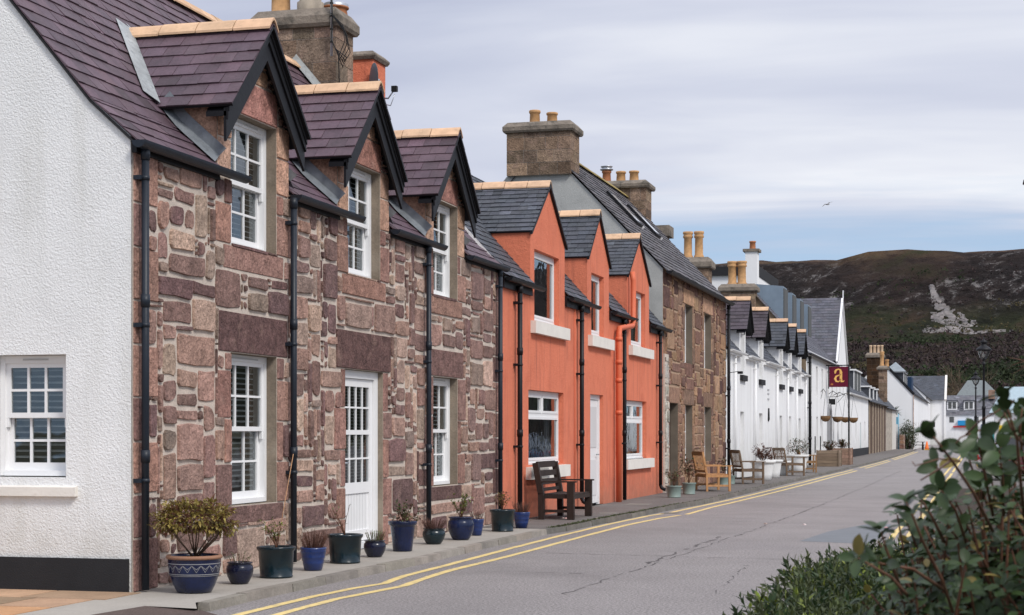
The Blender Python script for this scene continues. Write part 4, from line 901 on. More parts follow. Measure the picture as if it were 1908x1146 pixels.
for i, h_ in enumerate(clow):
    if h_[2] > 0: sash(H4, F0, h_[0]+.01, h_[1]-.01, h_[2], h_[3], cset=-.24, cols=2, blind=False)
    else: m_ = MB(); m_.box(-.26, -.2, h_[0], h_[1], 0, h_[3]); m_.box(-.2, -.19, h_[0]+.2, h_[1]-.2, .3, 1.0); m_.box(-.2, -.19, h_[0]+.2, h_[1]-.2, 1.15, 1.9); m_.build('front_door', whitepvc, H4)
rf = MB(); E0 = Vector((.12, 54.3, 4.15)); T0 = Vector((-2.5, 54.3, 6.95)); v = T0-E0; ln = v.length
e = [54.3]+[q for c in DC for q in (c-.8, c+.8)]+[80.4]
for i in range(0, len(e), 2): slates(rf, E0, (0, 1, 0), v, [(e[i]-54.3, 0), (e[i+1]-54.3, 0), (e[i+1]-54.3, ln), (e[i]-54.3, ln)], .3, .2, 31)
for c in DC: slates(rf, E0, (0, 1, 0), v, [(c-.8-54.3, 1.3), (c+.8-54.3, 1.3), (c+.8-54.3, ln), (c-.8-54.3, ln)], .3, .2, 32)
E1 = Vector((-5.1, 54.3, 4.15)); v = T0-E1; slates(rf, E1, (0, 1, 0), v, [(0, 0), (26.1, 0), (26.1, ln), (0, ln)], .6, .4, 15); rf.build('slate_roof', greyslate, H4)
g_ = random.Random(2)
for i in range(0, len(e), 2):
    gutter(H4, .17, e[i], e[i+1]+(.5 if i < 10 else 0), 4.14, .07, whitepvc); m_ = MB(); m_.box(0.0, .11, e[i]+.02, e[i+1]-.02, 4.02, 4.12); m_.build('cornice', whitewall, H4)
for y in (56.0, 61.2, 68.0, 71.9, 75.4, 79.6): downpipe(H4, .08, y, .02, 4.05, .04, whitepvc, brk=())
c4 = chimney(H4, -2.68, -1.70, 61.9, 62.7, 6.0, 7.42, 7.82, CB, 8, ov=.13); pot_chim(c4, -2.5, 62.3, 7.78, 1.0, .15, potyellow, 1); pot_chim(c4, -2.1, 62.3, 7.78, 1.0, .15, potyellow, 1)
m_ = MB(); m_.box(-4.6, -3.55, 63.6, 64.4, 4, 8.8); m_.box(-4.75, -3.4, 63.5, 64.5, 8.8, 9.2); m_.build('chimney', chimcap, H4)
m_ = MB(); m_.tube([(.0, 55.1, 3.42), (.25, 55.1, 3.45), (.32, 55.1, 3.42)], .012, 6); m_.box(.28, .42, 54.95, 55.25, 3.38, 3.46); tag(m_.build('wall_light', blackgloss, None), 'small black floodlight on a bracket at the near corner of the white cottages', 'wall light')
m_ = MB()
for k, (z0, z1, w_) in enumerate(((1.95, 2.45, .28),)): m_.prism([(65.6-.14, 2.0), (65.6+.14, 2.0), (65.6+.11, 2.1), (65.6+.06, 2.38), (65.6, 2.44), (65.6-.06, 2.38), (65.6-.11, 2.1)], .0, .05, ax='x')
m_.box(.0, .04, 65.55, 65.65, 1.94, 2.0); tag(m_.build('wall_bell', blackgloss, None), 'small black bell shaped plaque on the white cottage wall', 'plaque')
m_ = MB()
for z in (2.75, 2.95, 3.1): m_.box(.0, .02, 65.35, 65.85, z, z+.06)
tag(m_.build('name_letters', M('grey_letters', (.45, .45, .46), .6, var=0), None), 'faint grey lettering on the white cottage wall above the bell plaque', 'lettering')

# ------------------------------------------------------------------ white hotel with a cross wing
H5 = thing('white_hotel', 'tall white inn with zinc box dormers and a slate roofed cross gable', 'hotel', (0, 93, 0))
hup = [(y, y+.95, 3.25, 4.75) for y in (82.4, 85.4, 88.4, 91.8, 94.4)]+[(y, y+.9, 3.3, 4.75) for y in (97.6, 99.8, 102.4)]
hlow = [(y, y+.95, .75, 2.3) for y in (82.4, 85.6, 88.2)]+[(92.0, 93.3, 0, 2.3)]+[(y, y+.9, .8, 2.25) for y in (95.4, 98.4, 101.2)]
mb = MB(); wall_holes(mb, F0, 80.40, 105.4, -.1, 5.35, hup+hlow, .28, 0, 0)
mb.face([F0(97.5, 5.35, .02), F0(105.2, 5.35, .02), F0(101.35, 9.2, .02)], 0); mb.face([(0, 105.4, -.1), (-6, 105.4, -.1), (-6, 105.4, 5.3), (0, 105.4, 5.3)]); mb.build('white_wall', whitewall, H5)
m_ = MB(); m_.face([(0, 80.395, 0), (0, 80.395, 5.26), (-2.45, 80.395, 8.08), (-3.7, 80.395, 8.08), (-6, 80.395, 5.26), (-6, 80.395, 0)]); m_.box(-.5, .0, 80.36, 80.39, 4.15, 5.2); m_.build('harled_gable', brownrender, H5)
m_ = MB(); m_.box(.003, .03, 85.8, 105.3, -.05, .42); m_.build('plinth', blackpl, H5)
for h_ in hup+hlow:
    if h_[2] > 0: sash(H5, F0, h_[0]+.01, h_[1]-.01, h_[2], h_[3], cset=-.2, cols=2, blind=False)
m_ = MB(); m_.box(-.26, -.22, 92.0, 93.3, 0, 2.3); m_.box(-.05, .12, 91.7, 92.0, 0, 2.45); m_.box(-.05, .12, 93.3, 93.6, 0, 2.45)
for i in range(8):
    a, b = math.pi*i/8, math.pi*(i+1)/8; f_ = lambda t, r: (92.65+r*math.cos(t), 2.3+r*.8*math.sin(t))
    p0, p1, p2, p3 = f_(a, .65), f_(b, .65), f_(b, .95), f_(a, .95); m_.hexa([(-.05, *p0), (.12, *p0), (.12, *p1), (-.05, *p1), (-.05, *p3), (.12, *p3), (.12, *p2), (-.05, *p2)])
m_.build('arched_doorway', M('doorway_grey', (.33, .33, .34), .8, var=.1), H5)
rf = MB(); E0 = Vector((.14, 80.3, 5.16)); T0 = Vector((-2.75, 80.3, 8.35)); v = T0-E0; ln = v.length
slates(rf, E0, (0, 1, 0), v, [(0, 0), (17.4, 0), (17.4, ln), (0, ln)], .35, .24, 41); E1 = Vector((-5.9, 80.3, 5.16)); v2_ = T0-E1; slates(rf, E1, (0, 1, 0), v2_, [(0, 0), (25, 0), (25, ln), (0, ln)], .6, .4, 42)
EW = Vector((.14, 97.4, 5.5)); TW = Vector((.14, 101.35, 9.28)); vw = TW-EW
slates(rf, EW, (-1, 0, 0), vw, [(0, 0), (2.1, 0), (6.5, vw.length), (0, vw.length)], .35, .24, 43); EW2 = Vector((.14, 105.3, 5.5)); vw2 = TW-EW2; slates(rf, EW2, (-1, 0, 0), vw2, [(0, 0), (2.1, 0), (6.5, vw2.length), (0, vw2.length)], .35, .24, 44)
rf.build('slate_roof', M('hotel_slate', (.10, .10, .118), .6, var=.25, vs=2, var2=.25, vs2=12, dirt=(.3, .3, .3, .45), dirts=3, dthr=.62), H5)
m_ = MB()
for p, q in (((.06, 97.35, 5.42), (.06, 101.35, 9.22)), ((.06, 105.35, 5.42), (.06, 101.35, 9.22))): m_.bar(p, q, .12, .12, (1, 0, 0))
m_.bar((.1, 101.35, 9.25), (.1, 101.35, 9.7), .06, .06, (1, 0, 0)); m_.build('bargeboard', whitepvc, H5)
c5 = chimney(H5, -3.85, -2.3, 79.95, 80.75, 6.8, 8.02, 8.38, CB, 9, ov=.13); pot_chim(c5, -3.38, 80.3, 8.3, 1.15, .19, potyellow, 1); pot_chim(c5, -2.93, 80.3, 8.3, 1.15, .19, potyellow, 1)
for i, y in enumerate((83.2, 87.3, 91.2, 95.4)):
    m_ = MB(); m_.hexa([(-1.35, y, 6.55), (-1.35, y+1.7, 6.55), (-3.9, y+1.7, 7.0), (-3.9, y, 7.0), (-1.35, y, 8.5), (-1.35, y+1.7, 8.5), (-3.9, y+1.7, 8.75), (-3.9, y, 8.75)])
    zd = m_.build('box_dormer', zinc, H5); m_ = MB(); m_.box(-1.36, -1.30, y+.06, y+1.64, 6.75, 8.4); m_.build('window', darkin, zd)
gutter(H5, .2, 80.3, 97.5, 5.16, .08, blackgloss); downpipe(H5, .12, 80.95, .02, 5.05, .07, blackgloss)
m_ = MB()
for y in (82.0, 84.7, 87.6): m_.box(.0, .04, y-.08, y+.08, .55, 1.35)
m_.build('hook_rail', blackgloss, H5)
for i, (y, lx) in enumerate(((88.0, .24), (92.6, .46), (95.6, .65), (98.6, .87))):
    hb = thing('hanging_basket', ['brown coir hanging basket nearest the viewer on the white inn', 'brown coir hanging basket just beyond the arched doorway', 'brown coir hanging basket third along the white inn', 'brown coir hanging basket beyond the sign pole'][i], 'hanging basket', (lx, y, 2.1), 'hanging baskets along the white inn')
    m_ = MB(); m_.lathe([(0, -.24), (.14, -.20), (.23, -.10), (.27, .06), (.25, .06), (0, .0)], (lx, y, 2.3), 14); m_.build('basket', wicker, hb)
    m_ = MB(); m_.tube([(0, y, 3.55), (lx*.5, y, 3.72), (lx, y, 3.55)], .018, 5); m_.tube([(0, y, 3.2), (lx*.5, y, 3.72)], .012, 5)
    for k in range(3): an = k*2.1; m_.tube([(lx, y, 3.55), (lx+.25*math.cos(an), y+.25*math.sin(an), 2.36)], .006, 4)
    m_.build('bracket', blackgloss, hb)
# sign
SG = thing('hanging_sign', 'maroon square sign with a gold letter a on a black pole by the white inn', 'sign', (1.0, 91, 0))
m_ = MB(); m_.box(.17, 1.13, 90.97, 91.03, 3.88, 4.93); m_.build('sign_board', maroon, SG)
m_ = MB(); m_.tube([(1.17, 91, -.02), (1.17, 91, 5.0)], .045, 8); m_.tube([(-.1, 91, 5.0), (1.17, 91, 5.0)], .03, 8); m_.tube([(.14, 91, 3.8), (.14, 91, 5.0)], .025, 8); m_.build('pole', blackgloss, SG)
m_ = MB(); cxs, czs, sc = .66, 4.47, .36
def stroke(pts, ws):
    pts = [Vector((p[0], p[1])) for p in pts]; ring = []
    for i, p in enumerate(pts):
        d = (pts[min(i+1, len(pts)-1)]-pts[max(i-1, 0)]).normalized(); n_ = Vector((-d.y, d.x))*ws[i]/2; ring.append((p+n_, p-n_))
    for (a, b), (c, d) in zip(ring, ring[1:]): m_.hexa([(cxs+q.x*sc, y, czs+q.y*sc) for y, qs in ((90.955, (a, b, d, c)),) for q in qs]+[(cxs+q.x*sc, 90.968, czs+q.y*sc) for q in (a, b, d, c)])
stroke([(-.52, .52), (-.38, .80), (-.05, .93), (.22, .80), (.30, .5), (.30, -.5), (.40, -.86), (.62, -.86), (.78, -.72)], [.34, .26, .16, .26, .36, .36, .30, .16, .08])
stroke([(.30, .18), (.0, .06), (-.38, -.12), (-.52, -.46), (-.36, -.80), (-.06, -.88), (.16, -.72), (.32, -.48)], [.10, .14, .26, .34, .26, .16, .12, .08])
stroke([(-.62, .40), (-.42, .42)], [.22, .22]); m_.build('letter', gold, SG)
m_ = MB()
for k in range(3): m_.box(.25+k*.045, .28+k*.045, 90.955, 90.968, 3.98, 4.05+.03*(k % 2))
m_.build('emblem', M('orange_emblem', (.6, .22, .06), .5, var=0), SG)
m_ = MB(); m_.box(.02, .35, 92.6, 92.66, 3.0, 3.3); m_.tube([(0, 92.63, 3.4), (.5, 92.63, 3.42)], .015, 5); tag(m_.build('wall_sign', blackpl, None), 'small black sign above the arched doorway of the white inn', 'sign')

# ------------------------------------------------------------------ further houses on the left
def simple_house(name, label, y0, y1, eave, ridge, xr, wallm, roofm, holes=(), x0=0, gable=None, seed=1, depth=.25, gutm=blackgloss, cat='house'):
    h_ = thing(name, label, cat, (x0, (y0+y1)/2, 0)); T = TF(x0); mb = MB()
    wall_holes(mb, T, y0, y1, -.12, eave, [q for q in holes], depth, 0, 0)
    xb = x0-2*(x0-xr)
    for y in (y0, y1): mb.face([(x0, y, -.12), (xb, y, -.12), (xb, y, eave), (xr, y, ridge-.06), (x0, y, eave)])
    mb.face([(xb, y0, -.1), (xb, y1, -.1), (xb, y1, eave), (xb, y0, eave)]); mb.build('wall', wallm, h_)
    rf = MB()
    for xe in (x0+.15, xb-.15):
        E = Vector((xe, y0-.1, eave-.08)); Tt = Vector((xr, y0-.1, ridge)); v = Tt-E; slates(rf, E, (0, 1, 0), v, [(0, 0), (y1-y0+.2, 0), (y1-y0+.2, v.length), (0, v.length)], .45, .3, seed)
    rf.build('slate_roof', roofm, h_)
    for q in holes:
        if q[2] > 0: sash(h_, T, q[0]+.01, q[1]-.01, q[2], q[3], cset=-depth+.04, cols=2, blind=False)
        else: m_ = MB(); m_.box(x0-depth, x0-depth+.04, q[0], q[1], 0, q[3]); m_.build('front_door', tealp if seed % 2 else whitepvc, h_)
    if gutm: gutter(h_, x0+.2, y0, y1, eave-.08, .08, gutm)
    return h_
def flat_dormer(h_, x0, x1, y0, y1, z0, z1, mat=whitepvc, roofm=greyslate):
    m_ = MB(); m_.box(x1, x0-.02, y0+.03, y1-.03, z0, z1-.1, 0); m_.box(x1, x0+.1, y0-.1, y1+.1, z1-.1, z1, 1); m_.box(x0-.05, x0, y0, y0+.14, z0, z1-.1, 1); m_.box(x0-.05, x0, y1-.14, y1, z0, z1-.1, 1); m_.box(x0-.05, x0, y0+.14, y1-.14, z0, z0+.12, 1)
    d = m_.build('dormer', [roofm, mat], h_); m_ = MB(); m_.box(x0-.02, x0-.01, y0+.14, y1-.14, z0+.12, z1-.1); m_.box(x0-.015, x0+.01, (y0+y1)/2-.04, (y0+y1)/2+.04, z0+.12, z1-.1, 1); m_.build('window', [darkin, mat], d)
H6 = simple_house('white_low_house', 'low white house with two flat roofed box dormers and a dark plinth', 105.5, 126.3, 4.0, 6.3, -2.5, whitewall, greyslate, [(108.5, 109.5, .9, 2.3), (113, 114, .9, 2.3), (117.5, 118.5, 0, 2.2), (122, 123, .9, 2.3)], seed=61, gutm=whitepvc)
flat_dormer(H6, -.35, -2.4, 107.6, 112.0, 4.1, 5.7); flat_dormer(H6, -.35, -2.4, 117.0, 123.5, 4.1, 5.75)
m_ = MB(); m_.box(.003, .03, 105.6, 126.2, -.1, .5); m_.build('plinth', blackpl, H6)
m_ = MB(); m_.box(-1.7, -.9, 105.2, 106.0, 4.8, 6.3); m_.box(-1.8, -.8, 105.1, 106.1, 6.3, 6.55, 0); cc_ = m_.build('chimney', M('brown_stack', (.22, .13, .09), .9, var=.25), H6); pot_chim(cc_, -1.3, 105.6, 6.5, .8, .15, potyellow, 0)
H7 = simple_house('brown_slate_house', 'small brown stone house with a dark slate roof and three pale dormer cheeks', 126.4, 150, 3.85, 6.5, -2.6, M('brown_stone_far', (.11, .07, .05), .9, var=.3, vs=1.5), greyslate, [(128+k*3.4, 129.6+k*3.4, 0.01, 3.6) for k in range(6)], seed=62)
for k in range(3): flat_dormer(H7, -.15, -1.6, 130.5+k*4.6, 131.3+k*4.6, 3.85, 5.0+.0*k)
for y in (127.0, 131, 134.5, 138, 141.5, 145):
    m_ = MB(); m_.box(.003, .05, y, y+.75, 0, 3.75); m_.build('stone_pier', M('pale_pier', (.36, .29, .22), .9, var=.3), H7)
H8 = simple_house('rubble_gable_house', 'grey and cream rubble house end with tall stone chimney stacks carrying many clay pots', 150.2, 168, 3.7, 6.6, -2.6, M('pale_rubble', (.42, .37, .31), .9, var=.5, vs=1.8, dirt=(.16, .13, .11, .8), dirts=1.6, dthr=.5), greyslate, [], seed=63)
m_ = MB(); m_.box(.003, .04, 160.5, 168, -.1, 3.7); m_.build('rendered_end', M('cream_render', (.60, .57, .52), .9, var=.1), H8)
cs = chimney(H8, -2.15, -.75, 159.6, 160.8, 4.6, 8.3, 8.75, CB, 19, ov=.15, mats=[chimcap, brownrender, chimcap])
for k in range(4): pot_chim(cs, -1.85+k*.33, 160.2, 8.7, .75, .13, M('pale_pot_%d' % k, (.62, .45, .30), .8, var=.1), 0)
cs = chimney(H8, -.80, -.12, 154, 155, 4.2, 7.0, 7.35, CB, 20, ov=.18); pot_chim(cs, -.55, 154.5, 7.3, 1.3, .17, potyellow, 1); pot_chim(cs, -.12, 154.5, 7.3, .6, .17, potyellow, 0)
H9 = simple_house('tall_white_gable_house', 'tall white house with a broad blank gable and white hipped dormer', 172, 222, 5.3, 8.6, -1.6, whitewall, greyslate, [(180+k*7, 181.4+k*7, 1, 2.6) for k in range(5)], x0=1.45, seed=64)
flat_dormer(H9, .55, -1.2, 173.2, 179.5, 5.9, 7.5); m_ = MB(); m_.idx([(.75, 172.9, 7.5), (.75, 179.8, 7.5), (-1.4, 179.8, 7.5), (-1.4, 172.9, 7.5), (-.3, 174.6, 8.5), (-.3, 178, 8.5)], [(0, 1, 5, 4), (1, 2, 5), (2, 3, 4, 5), (3, 0, 4)], smooth=False); m_.build('dormer_roof', M('pale_slate', (.25, .28, .30), .6, var=.2), H9)
m_ = MB(); m_.box(.6, 1.0, 180.6, 185.5, 5.6, 7.2); m_.build('dormer', navy, H9)
m_ = MB(); m_.bar((1.55, 171.98, 5.25), (-1.6, 171.98, 8.6), .25, .12, (0, 1, 0)); m_.build('verge', blackgloss, H9)
m_ = MB(); m_.box(1.46, 1.52, 171.95, 172.6, 0, 5.2); m_.build('quoin_strip', M('pink_quoins', (.50, .38, .32), .9, var=.5, vs=2.5), H9)
H10 = simple_house('white_house_with_wing', 'white house with dark slate cross wing facing up the street', 224, 244, 6.1, 9.0, -2.0, whitewall, greyslate, [(226+k*5, 227.4+k*5, 3.6, 5.2) for k in range(3)]+[(226+k*5, 227.4+k*5, .9, 2.6) for k in range(3)], x0=1.15, seed=65)
m_ = MB(); m_.box(-4, 3.0, 244.2, 256, -.1, 6.1); m_.face([(3.0, 244.2, 6.1), (3.0, 256, 6.1), (3.0, 250.1, 9.4)]); m_.box(2.95, 3.2, 244.0, 244.5, -.1, 9.6*.64); m_.build('wing', whitewall, H10)
rf = MB(); 
for ye in (243.9, 256.2): E = Vector((3.1, ye, 6.0)); Tt = Vector((3.1, 250.05, 9.5)); v = Tt-E; slates(rf, E, (-1, 0, 0), v, [(0, 0), (7.2, 0), (7.2, v.length), (0, v.length)], .5, .35, 66)
rf.build('wing_roof', greyslate, H10); m_ = MB(); m_.bar((3.15, 243.9, 6.0), (3.15, 250.05, 9.5), .25, .3, (1, 0, 0)); m_.build('verge', creamstone, H10)
H11 = thing('shop_row', 'long low white shop row closing the street end, with blue fascia', 'shops', (20, 290, 0))
TY = lambda y: (lambda a, b, c: (a, y-c, b)); Tq = TY(285)
hl = [(3.2+k*2.2, 4.1+k*2.2, 3.0, 4.1) for k in range(12)]
mb = MB(); wall_holes(mb, Tq, 2.0, 46, -.1, 4.5, [(4.5, 6.5, .1, 2.3), (8.2, 10.2, .1, 2.3), (13, 15, .8, 2.2), (18, 20, .8, 2.2)], .3, 0, 0); mb.box(2, 46, 285.05, 295, -.1, 4.5); mb.build('wall', whitewall, H11)
rf = MB(); E = Vector((1.8, 284.8, 4.4)); Tt = Vector((1.8, 290, 7.6)); v = Tt-E; slates(rf, E, (1, 0, 0), v, [(0, 0), (44.4, 0), (44.4, v.length), (0, v.length)], .6, .4, 67); E = Vector((1.8, 295.2, 4.4)); v = Tt-E; slates(rf, E, (1, 0, 0), v, [(0, 0), (44.4, 0), (44.4, v.length), (0, v.length)], .6, .4, 68); rf.build('slate_roof', M('shop_slate', (.13, .13, .145), .7, var=.2), H11)
for x in (2.6, 5.2, 13): 
    m_ = MB(); m_.box(x, x+1.6, 286.0, 289.5, 5.2, 6.6, 1); m_.box(x-.1, x+1.7, 285.8, 289.5, 6.6, 6.75, 0); d = m_.build('dormer', [greyslate, whitepvc], H11); m_ = MB(); m_.box(x+.2, x+.72, 285.97, 286.0, 5.4, 6.45); m_.box(x+.88, x+1.4, 285.97, 286.0, 5.4, 6.45); m_.build('window', darkin, d)
m_ = MB(); m_.box(4.3, 6.6, 284.6, 284.98, 2.75, 3.5); m_.build('fascia', shopblue, H11)
m_ = MB(); m_.box(3.6, 7.2, 284.7, 284.98, 2.4, 2.62); m_.build('awning', redp, H11); m_ = MB(); m_.box(7.9, 8.8, 284.7, 284.98, 0, 2.9, 0); m_.box(8.8, 10.4, 284.7, 284.98, 0, 2.9, 1); m_.build('shopfront', [navy, tealp], H11)
for x in (3.0, 6.8, 10.8, 12.4, 14.6, 17, 19.6): 
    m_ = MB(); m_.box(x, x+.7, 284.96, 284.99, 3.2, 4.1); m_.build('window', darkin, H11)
m_ = MB(); m_.box(9, 10, 288, 289, 7.0, 8.4); m_.build('chimney', brickm, H11)
H12 = thing('hipped_villa', 'pale slate roofed villa rising behind the shop row', 'house', (5, 330, 0))
m_ = MB(); m_.box(3, 12, 325, 335, 0, 7.2); m_.build('wall', whitewall, H12); m_ = MB(); m_.idx([(2.7, 324.7, 7.1), (12.3, 324.7, 7.1), (12.3, 335.3, 7.1), (2.7, 335.3, 7.1), (5.5, 330, 11.2), (8.5, 330, 11.2)], [(0, 1, 5, 4), (1, 2, 5), (2, 3, 4, 5), (3, 0, 4)], smooth=False); m_.build('slate_roof', M('pale_slate_far', (.17, .19, .19), .7, var=.2), H12)
H13 = thing('white_quay_building', 'broad white building with pale blue roof and yellow board beside the parked cars', 'building', (30, 190, 0))
m_ = MB(); m_.box(9.2, 30, 186, 196, -.1, 3.7); m_.build('wall', whitewall, H13); m_ = MB(); m_.idx([(8.6, 185.5, 3.6), (30, 185.5, 3.6), (30, 191, 6.4), (10.2, 191, 6.4), (8.6, 196.5, 3.6), (30, 196.5, 3.6)], [(0, 1, 2, 3), (3, 2, 5, 4), (0, 3, 4)], smooth=False); m_.build('roof', M('pale_blue_roof', (.34, .43, .47), .5, var=.1), H13)
m_ = MB(); m_.box(9.6, 11.6, 185.8, 185.98, 1.2, 2.3); m_.build('yellow_board', yellowp, H13); m_ = MB(); m_.box(9.4, 13.5, 185.7, 185.98, .4, 1.1); m_.build('blue_board', shopblue, H13)
# house behind the cottages
H14 = thing('white_rear_house', 'white house with dark roof edge and white chimney rising behind the cottages', 'house', (-9, 110, 0))
m_ = MB(); m_.box(-14, -5.95, 110, 122, -.1, 11.5); m_.build('wall', whitewall, H14); m_ = MB(); m_.hexa([(-14.2, 109.8, 11.5), (-5.9, 109.8, 11.5), (-5.9, 122, 11.5), (-14.2, 122, 11.5), (-14.2, 109.8, 11.8), (-5.9, 109.8, 12.15), (-5.9, 122, 12.2), (-14.2, 122, 11.9)]); m_.build('roof', M('black_roof', (.02, .02, .022), .8, var=.1), H14)
m_ = MB(); m_.box(-6.6, -5.86, 109.6, 110.6, 9, 12.95, 0); m_.box(-6.75, -5.72, 109.5, 110.7, 12.95, 13.12, 1); cc_ = m_.build('chimney', [whitewall, chimcap], H14); pot_chim(cc_, -6.2, 110.1, 13.1, .55, .2, potred, 0)

# ------------------------------------------------------------------ pots on the pavement
def potted(name, label, x, y, r, h, style, mat, plant, seed, group='glazed pots along the stone house'):
    t = thing(name, label, 'potted plant', (x, y, .004), group); g_ = random.Random(seed); m_ = MB()
    P = {'bowl': [(.62, 0), (.66, .01), (.80, .2), (.95, .5), (1.0, .78), (1.0, .9), (1.06, .92), (1.08, .96), (1.04, 1.0), (.93, 1.0), (.92, .93)],
         'round': [(.55, 0), (.62, .01), (.70, .08), (.92, .35), (1.0, .6), (.97, .8), (.84, .9), (.90, .95), (.97, .98), (.92, 1.0), (.78, 1.0), (.78, .92)],
         'straight': [(.80, 0), (.86, .01), (.86, .05), (.83, .07), (.88, .4), (.92, .85), (1.0, .90), (1.02, .97), (1.0, 1.0), (.90, 1.0), (.88, .92)],
         'cone': [(.62, 0), (.66, .01), (.72, .3), (.84, .8), (.86, .86), (.97, .88), (1.0, .97), (.98, 1.0), (.85, 1.0), (.83, .93)],
         'ribbed': [(.60, 0), (.66, .01), (.78, .3), (.80, .32), (.78, .35), (.88, .55), (.90, .57), (.88, .6), (.96, .8), (.98, .82), (.95, .86), (1.0, .92), (1.0, 1.0), (.88, 1.0), (.87, .93)]}[style]
    m_.lathe([(a*r, b*h) for a, b in P], (0, 0, 0), 32); pot = m_.build('pot', mat, None); pot.parent = t
    s_ = MB(); s_.lathe([(P[-1][0]*r+.005, P[-1][1]*h), (0, P[-1][1]*h+.012)], (0, 0, 0), 20); so = s_.build('soil', soil, None); so.parent = t
    if style == 'bowl':
        q = MB()
        rr = lambda z: next((a0+(a1-a0)*(z-b0)/(b1-b0) for (a0, b0), (a1, b1) in zip(P, P[1:]) if b0 <= z <= b1), 1)*r
        def band(z0, z1, k=48):
            for j in range(k):
                a, b = 2*math.pi*j/k, 2*math.pi*(j+1)/k
                q.face([((rr(zz_)+.002)*math.cos(an), (rr(zz_)+.002)*math.sin(an), zz_*h) for an, zz_ in ((a, z0), (b, z0), (b, z1), (a, z1))])
        band(.50, .52); band(.46, .475); band(.78, .80)
        nz_ = 18
        for j in range(nz_):
            for lay in (0, .08):
                for sg in (0, 1):
                    a, b = 2*math.pi*(j+sg*.5)/nz_, 2*math.pi*(j+sg*.5+.5)/nz_; za, zb_ = (.56+lay, .74) if sg == 0 else (.74, .56+lay)
                    pts = []
                    for an, zz_ in ((a, za), (b, zb_), (b, zb_+.018), (a, za+.018)):
                        zz_ = min(zz_, .775); pts.append(((rr(zz_)+.0025)*math.cos(an), (rr(zz_)+.0025)*math.sin(an), zz_*h))
                    q.face(pts)
        o = q.build('painted_band', patm, None); o.parent = t
        q = MB(); q.lathe([(1.0*r, .9*h), (1.065*r, .92*h), (1.085*r, .96*h), (1.045*r, 1.003*h), (.93*r, 1.003*h)], (0, 0, 0), 32); o = q.build('rim', potrim, None); o.parent = t
    plant(t, r*.8, h, g_); return t
def leafq(mb, p, d, up, Ln, W, m=0, t=(1, 1, 1), fold=.25, curl=.15):
    d = d.normalized(); s = d.cross(up)
    if s.length < 1e-4: s = d.orthogonal()
    s.normalize(); n = s.cross(d)
    a = p+d*Ln*.45; tip = p+d*Ln-n*Ln*curl
    mb.idx([p, a+s*W/2+n*W*fold, a, a-s*W/2+n*W*fold, tip], [(0, 1, 2), (0, 2, 3), (1, 4, 2), (2, 4, 3)], m, t, True)
def leafbig(mb, p, d, up, Ln, W, m=0, t=(1, 1, 1), curl=.25):
    d = d.normalized(); s = d.cross(up)
    if s.length < 1e-4: s = d.orthogonal()
    s.normalize(); n = s.cross(d); vs = []; K = 6
    for i in range(K+1):
        u = i/K; wv = W/2*math.sin(math.pi*min(1, u*.92+.06))**.75 if 0 < i < K else 0
        c = p+d*Ln*u-n*Ln*curl*u*u
        vs += [c+s*wv+n*wv*.28, c, c-s*wv+n*wv*.28]
    fs = []
    for i in range(K):
        b = i*3; fs += [(b, b+3, b+4, b+1), (b+1, b+4, b+5, b+2)]
    mb.idx(vs, fs, m, t, True)
def rvec(g_, zlo=-1, zhi=1):
    z = g_.uniform(zlo, zhi); a = g_.uniform(0, 2*math.pi); r = math.sqrt(max(0, 1-z*z)); return Vector((r*math.cos(a), r*math.sin(a), z))
def plant_bush(Hh, Wd, n, L_, W_, mats, stems=8, dens=1, twig=bark, flat=.6, zc=.62, inner=.5, tw=.35, base=.3):
    def f(t, r, h, g_):
        s_ = MB(); l_ = MB(); C = Vector((0, 0, h+Hh*zc)); 
        for i in range(stems):
            d = rvec(g_, -.2, .9); e = C+Vector((d.x*Wd*.8, d.y*Wd*.8, d.z*Hh*(1-zc)*.8)); b = Vector((g_.uniform(-1, 1)*r*base*.3, g_.uniform(-1, 1)*r*base*.3, h*.9)); mid = (b+e)/2+Vector((d.x, d.y, 0))*Wd*.12
            s_.tube([b, mid, e], [.011*tw*2.5, .008*tw*2.5, .004], 5)
            for k in range(3): q = mid.lerp(e, g_.random()); s_.tube([q, q+(rvec(g_, 0, 1))*Wd*.3], [.004, .002], 4)
        for i in range(n):
            d = rvec(g_, -.75, 1); rr = g_.uniform(inner, 1)*(1+.45*noise.noise(d*2.6+Vector((stems, n*.01, 0)))); p = C+Vector((d.x*Wd*rr, d.y*Wd*rr, d.z*Hh*(1-zc)*rr)); k = g_.random()
            leafq(l_, p, (d+rvec(g_)*.8), Vector((0, 0, 1)), L_*g_.uniform(.6, 1.2), W_*g_.uniform(.7, 1.2), 0 if k < .7 else min(1, len(mats)-1), tj(.35, (1, 1, 1), g_))
        o = s_.build('stem', twig, None); o.parent = t; o = l_.build('foliage', mats, None); o.parent = t
    return f
def plant_heath(Hh, Wd, n, mats):
    def f(t, r, h, g_):
        l_ = MB()
        for i in range(n):
            a = g_.uniform(0, 6.28); rr = math.sqrt(g_.random()); d = Vector((math.cos(a)*rr*Wd/Hh*.75, math.sin(a)*rr*Wd/Hh*.75, 1)).normalized(); b = Vector((math.cos(a)*rr*r*.8, math.sin(a)*rr*r*.8, h*.92)); e = b+d*Hh*g_.uniform(.6, 1.05); k = g_.randint(0, len(mats)-1)
            l_.tube([b, e], [.0025, .0012], 3, k, tj(.3, (1, 1, 1), g_), False)
            for j in range(5): p = b.lerp(e, g_.uniform(.3, 1)); leafq(l_, p, d+rvec(g_)*.8, Vector((0, 0, 1)), .022, .006, k, tj(.4, (1, 1, 1), g_))
        o = l_.build('foliage', mats, None); o.parent = t
    return f
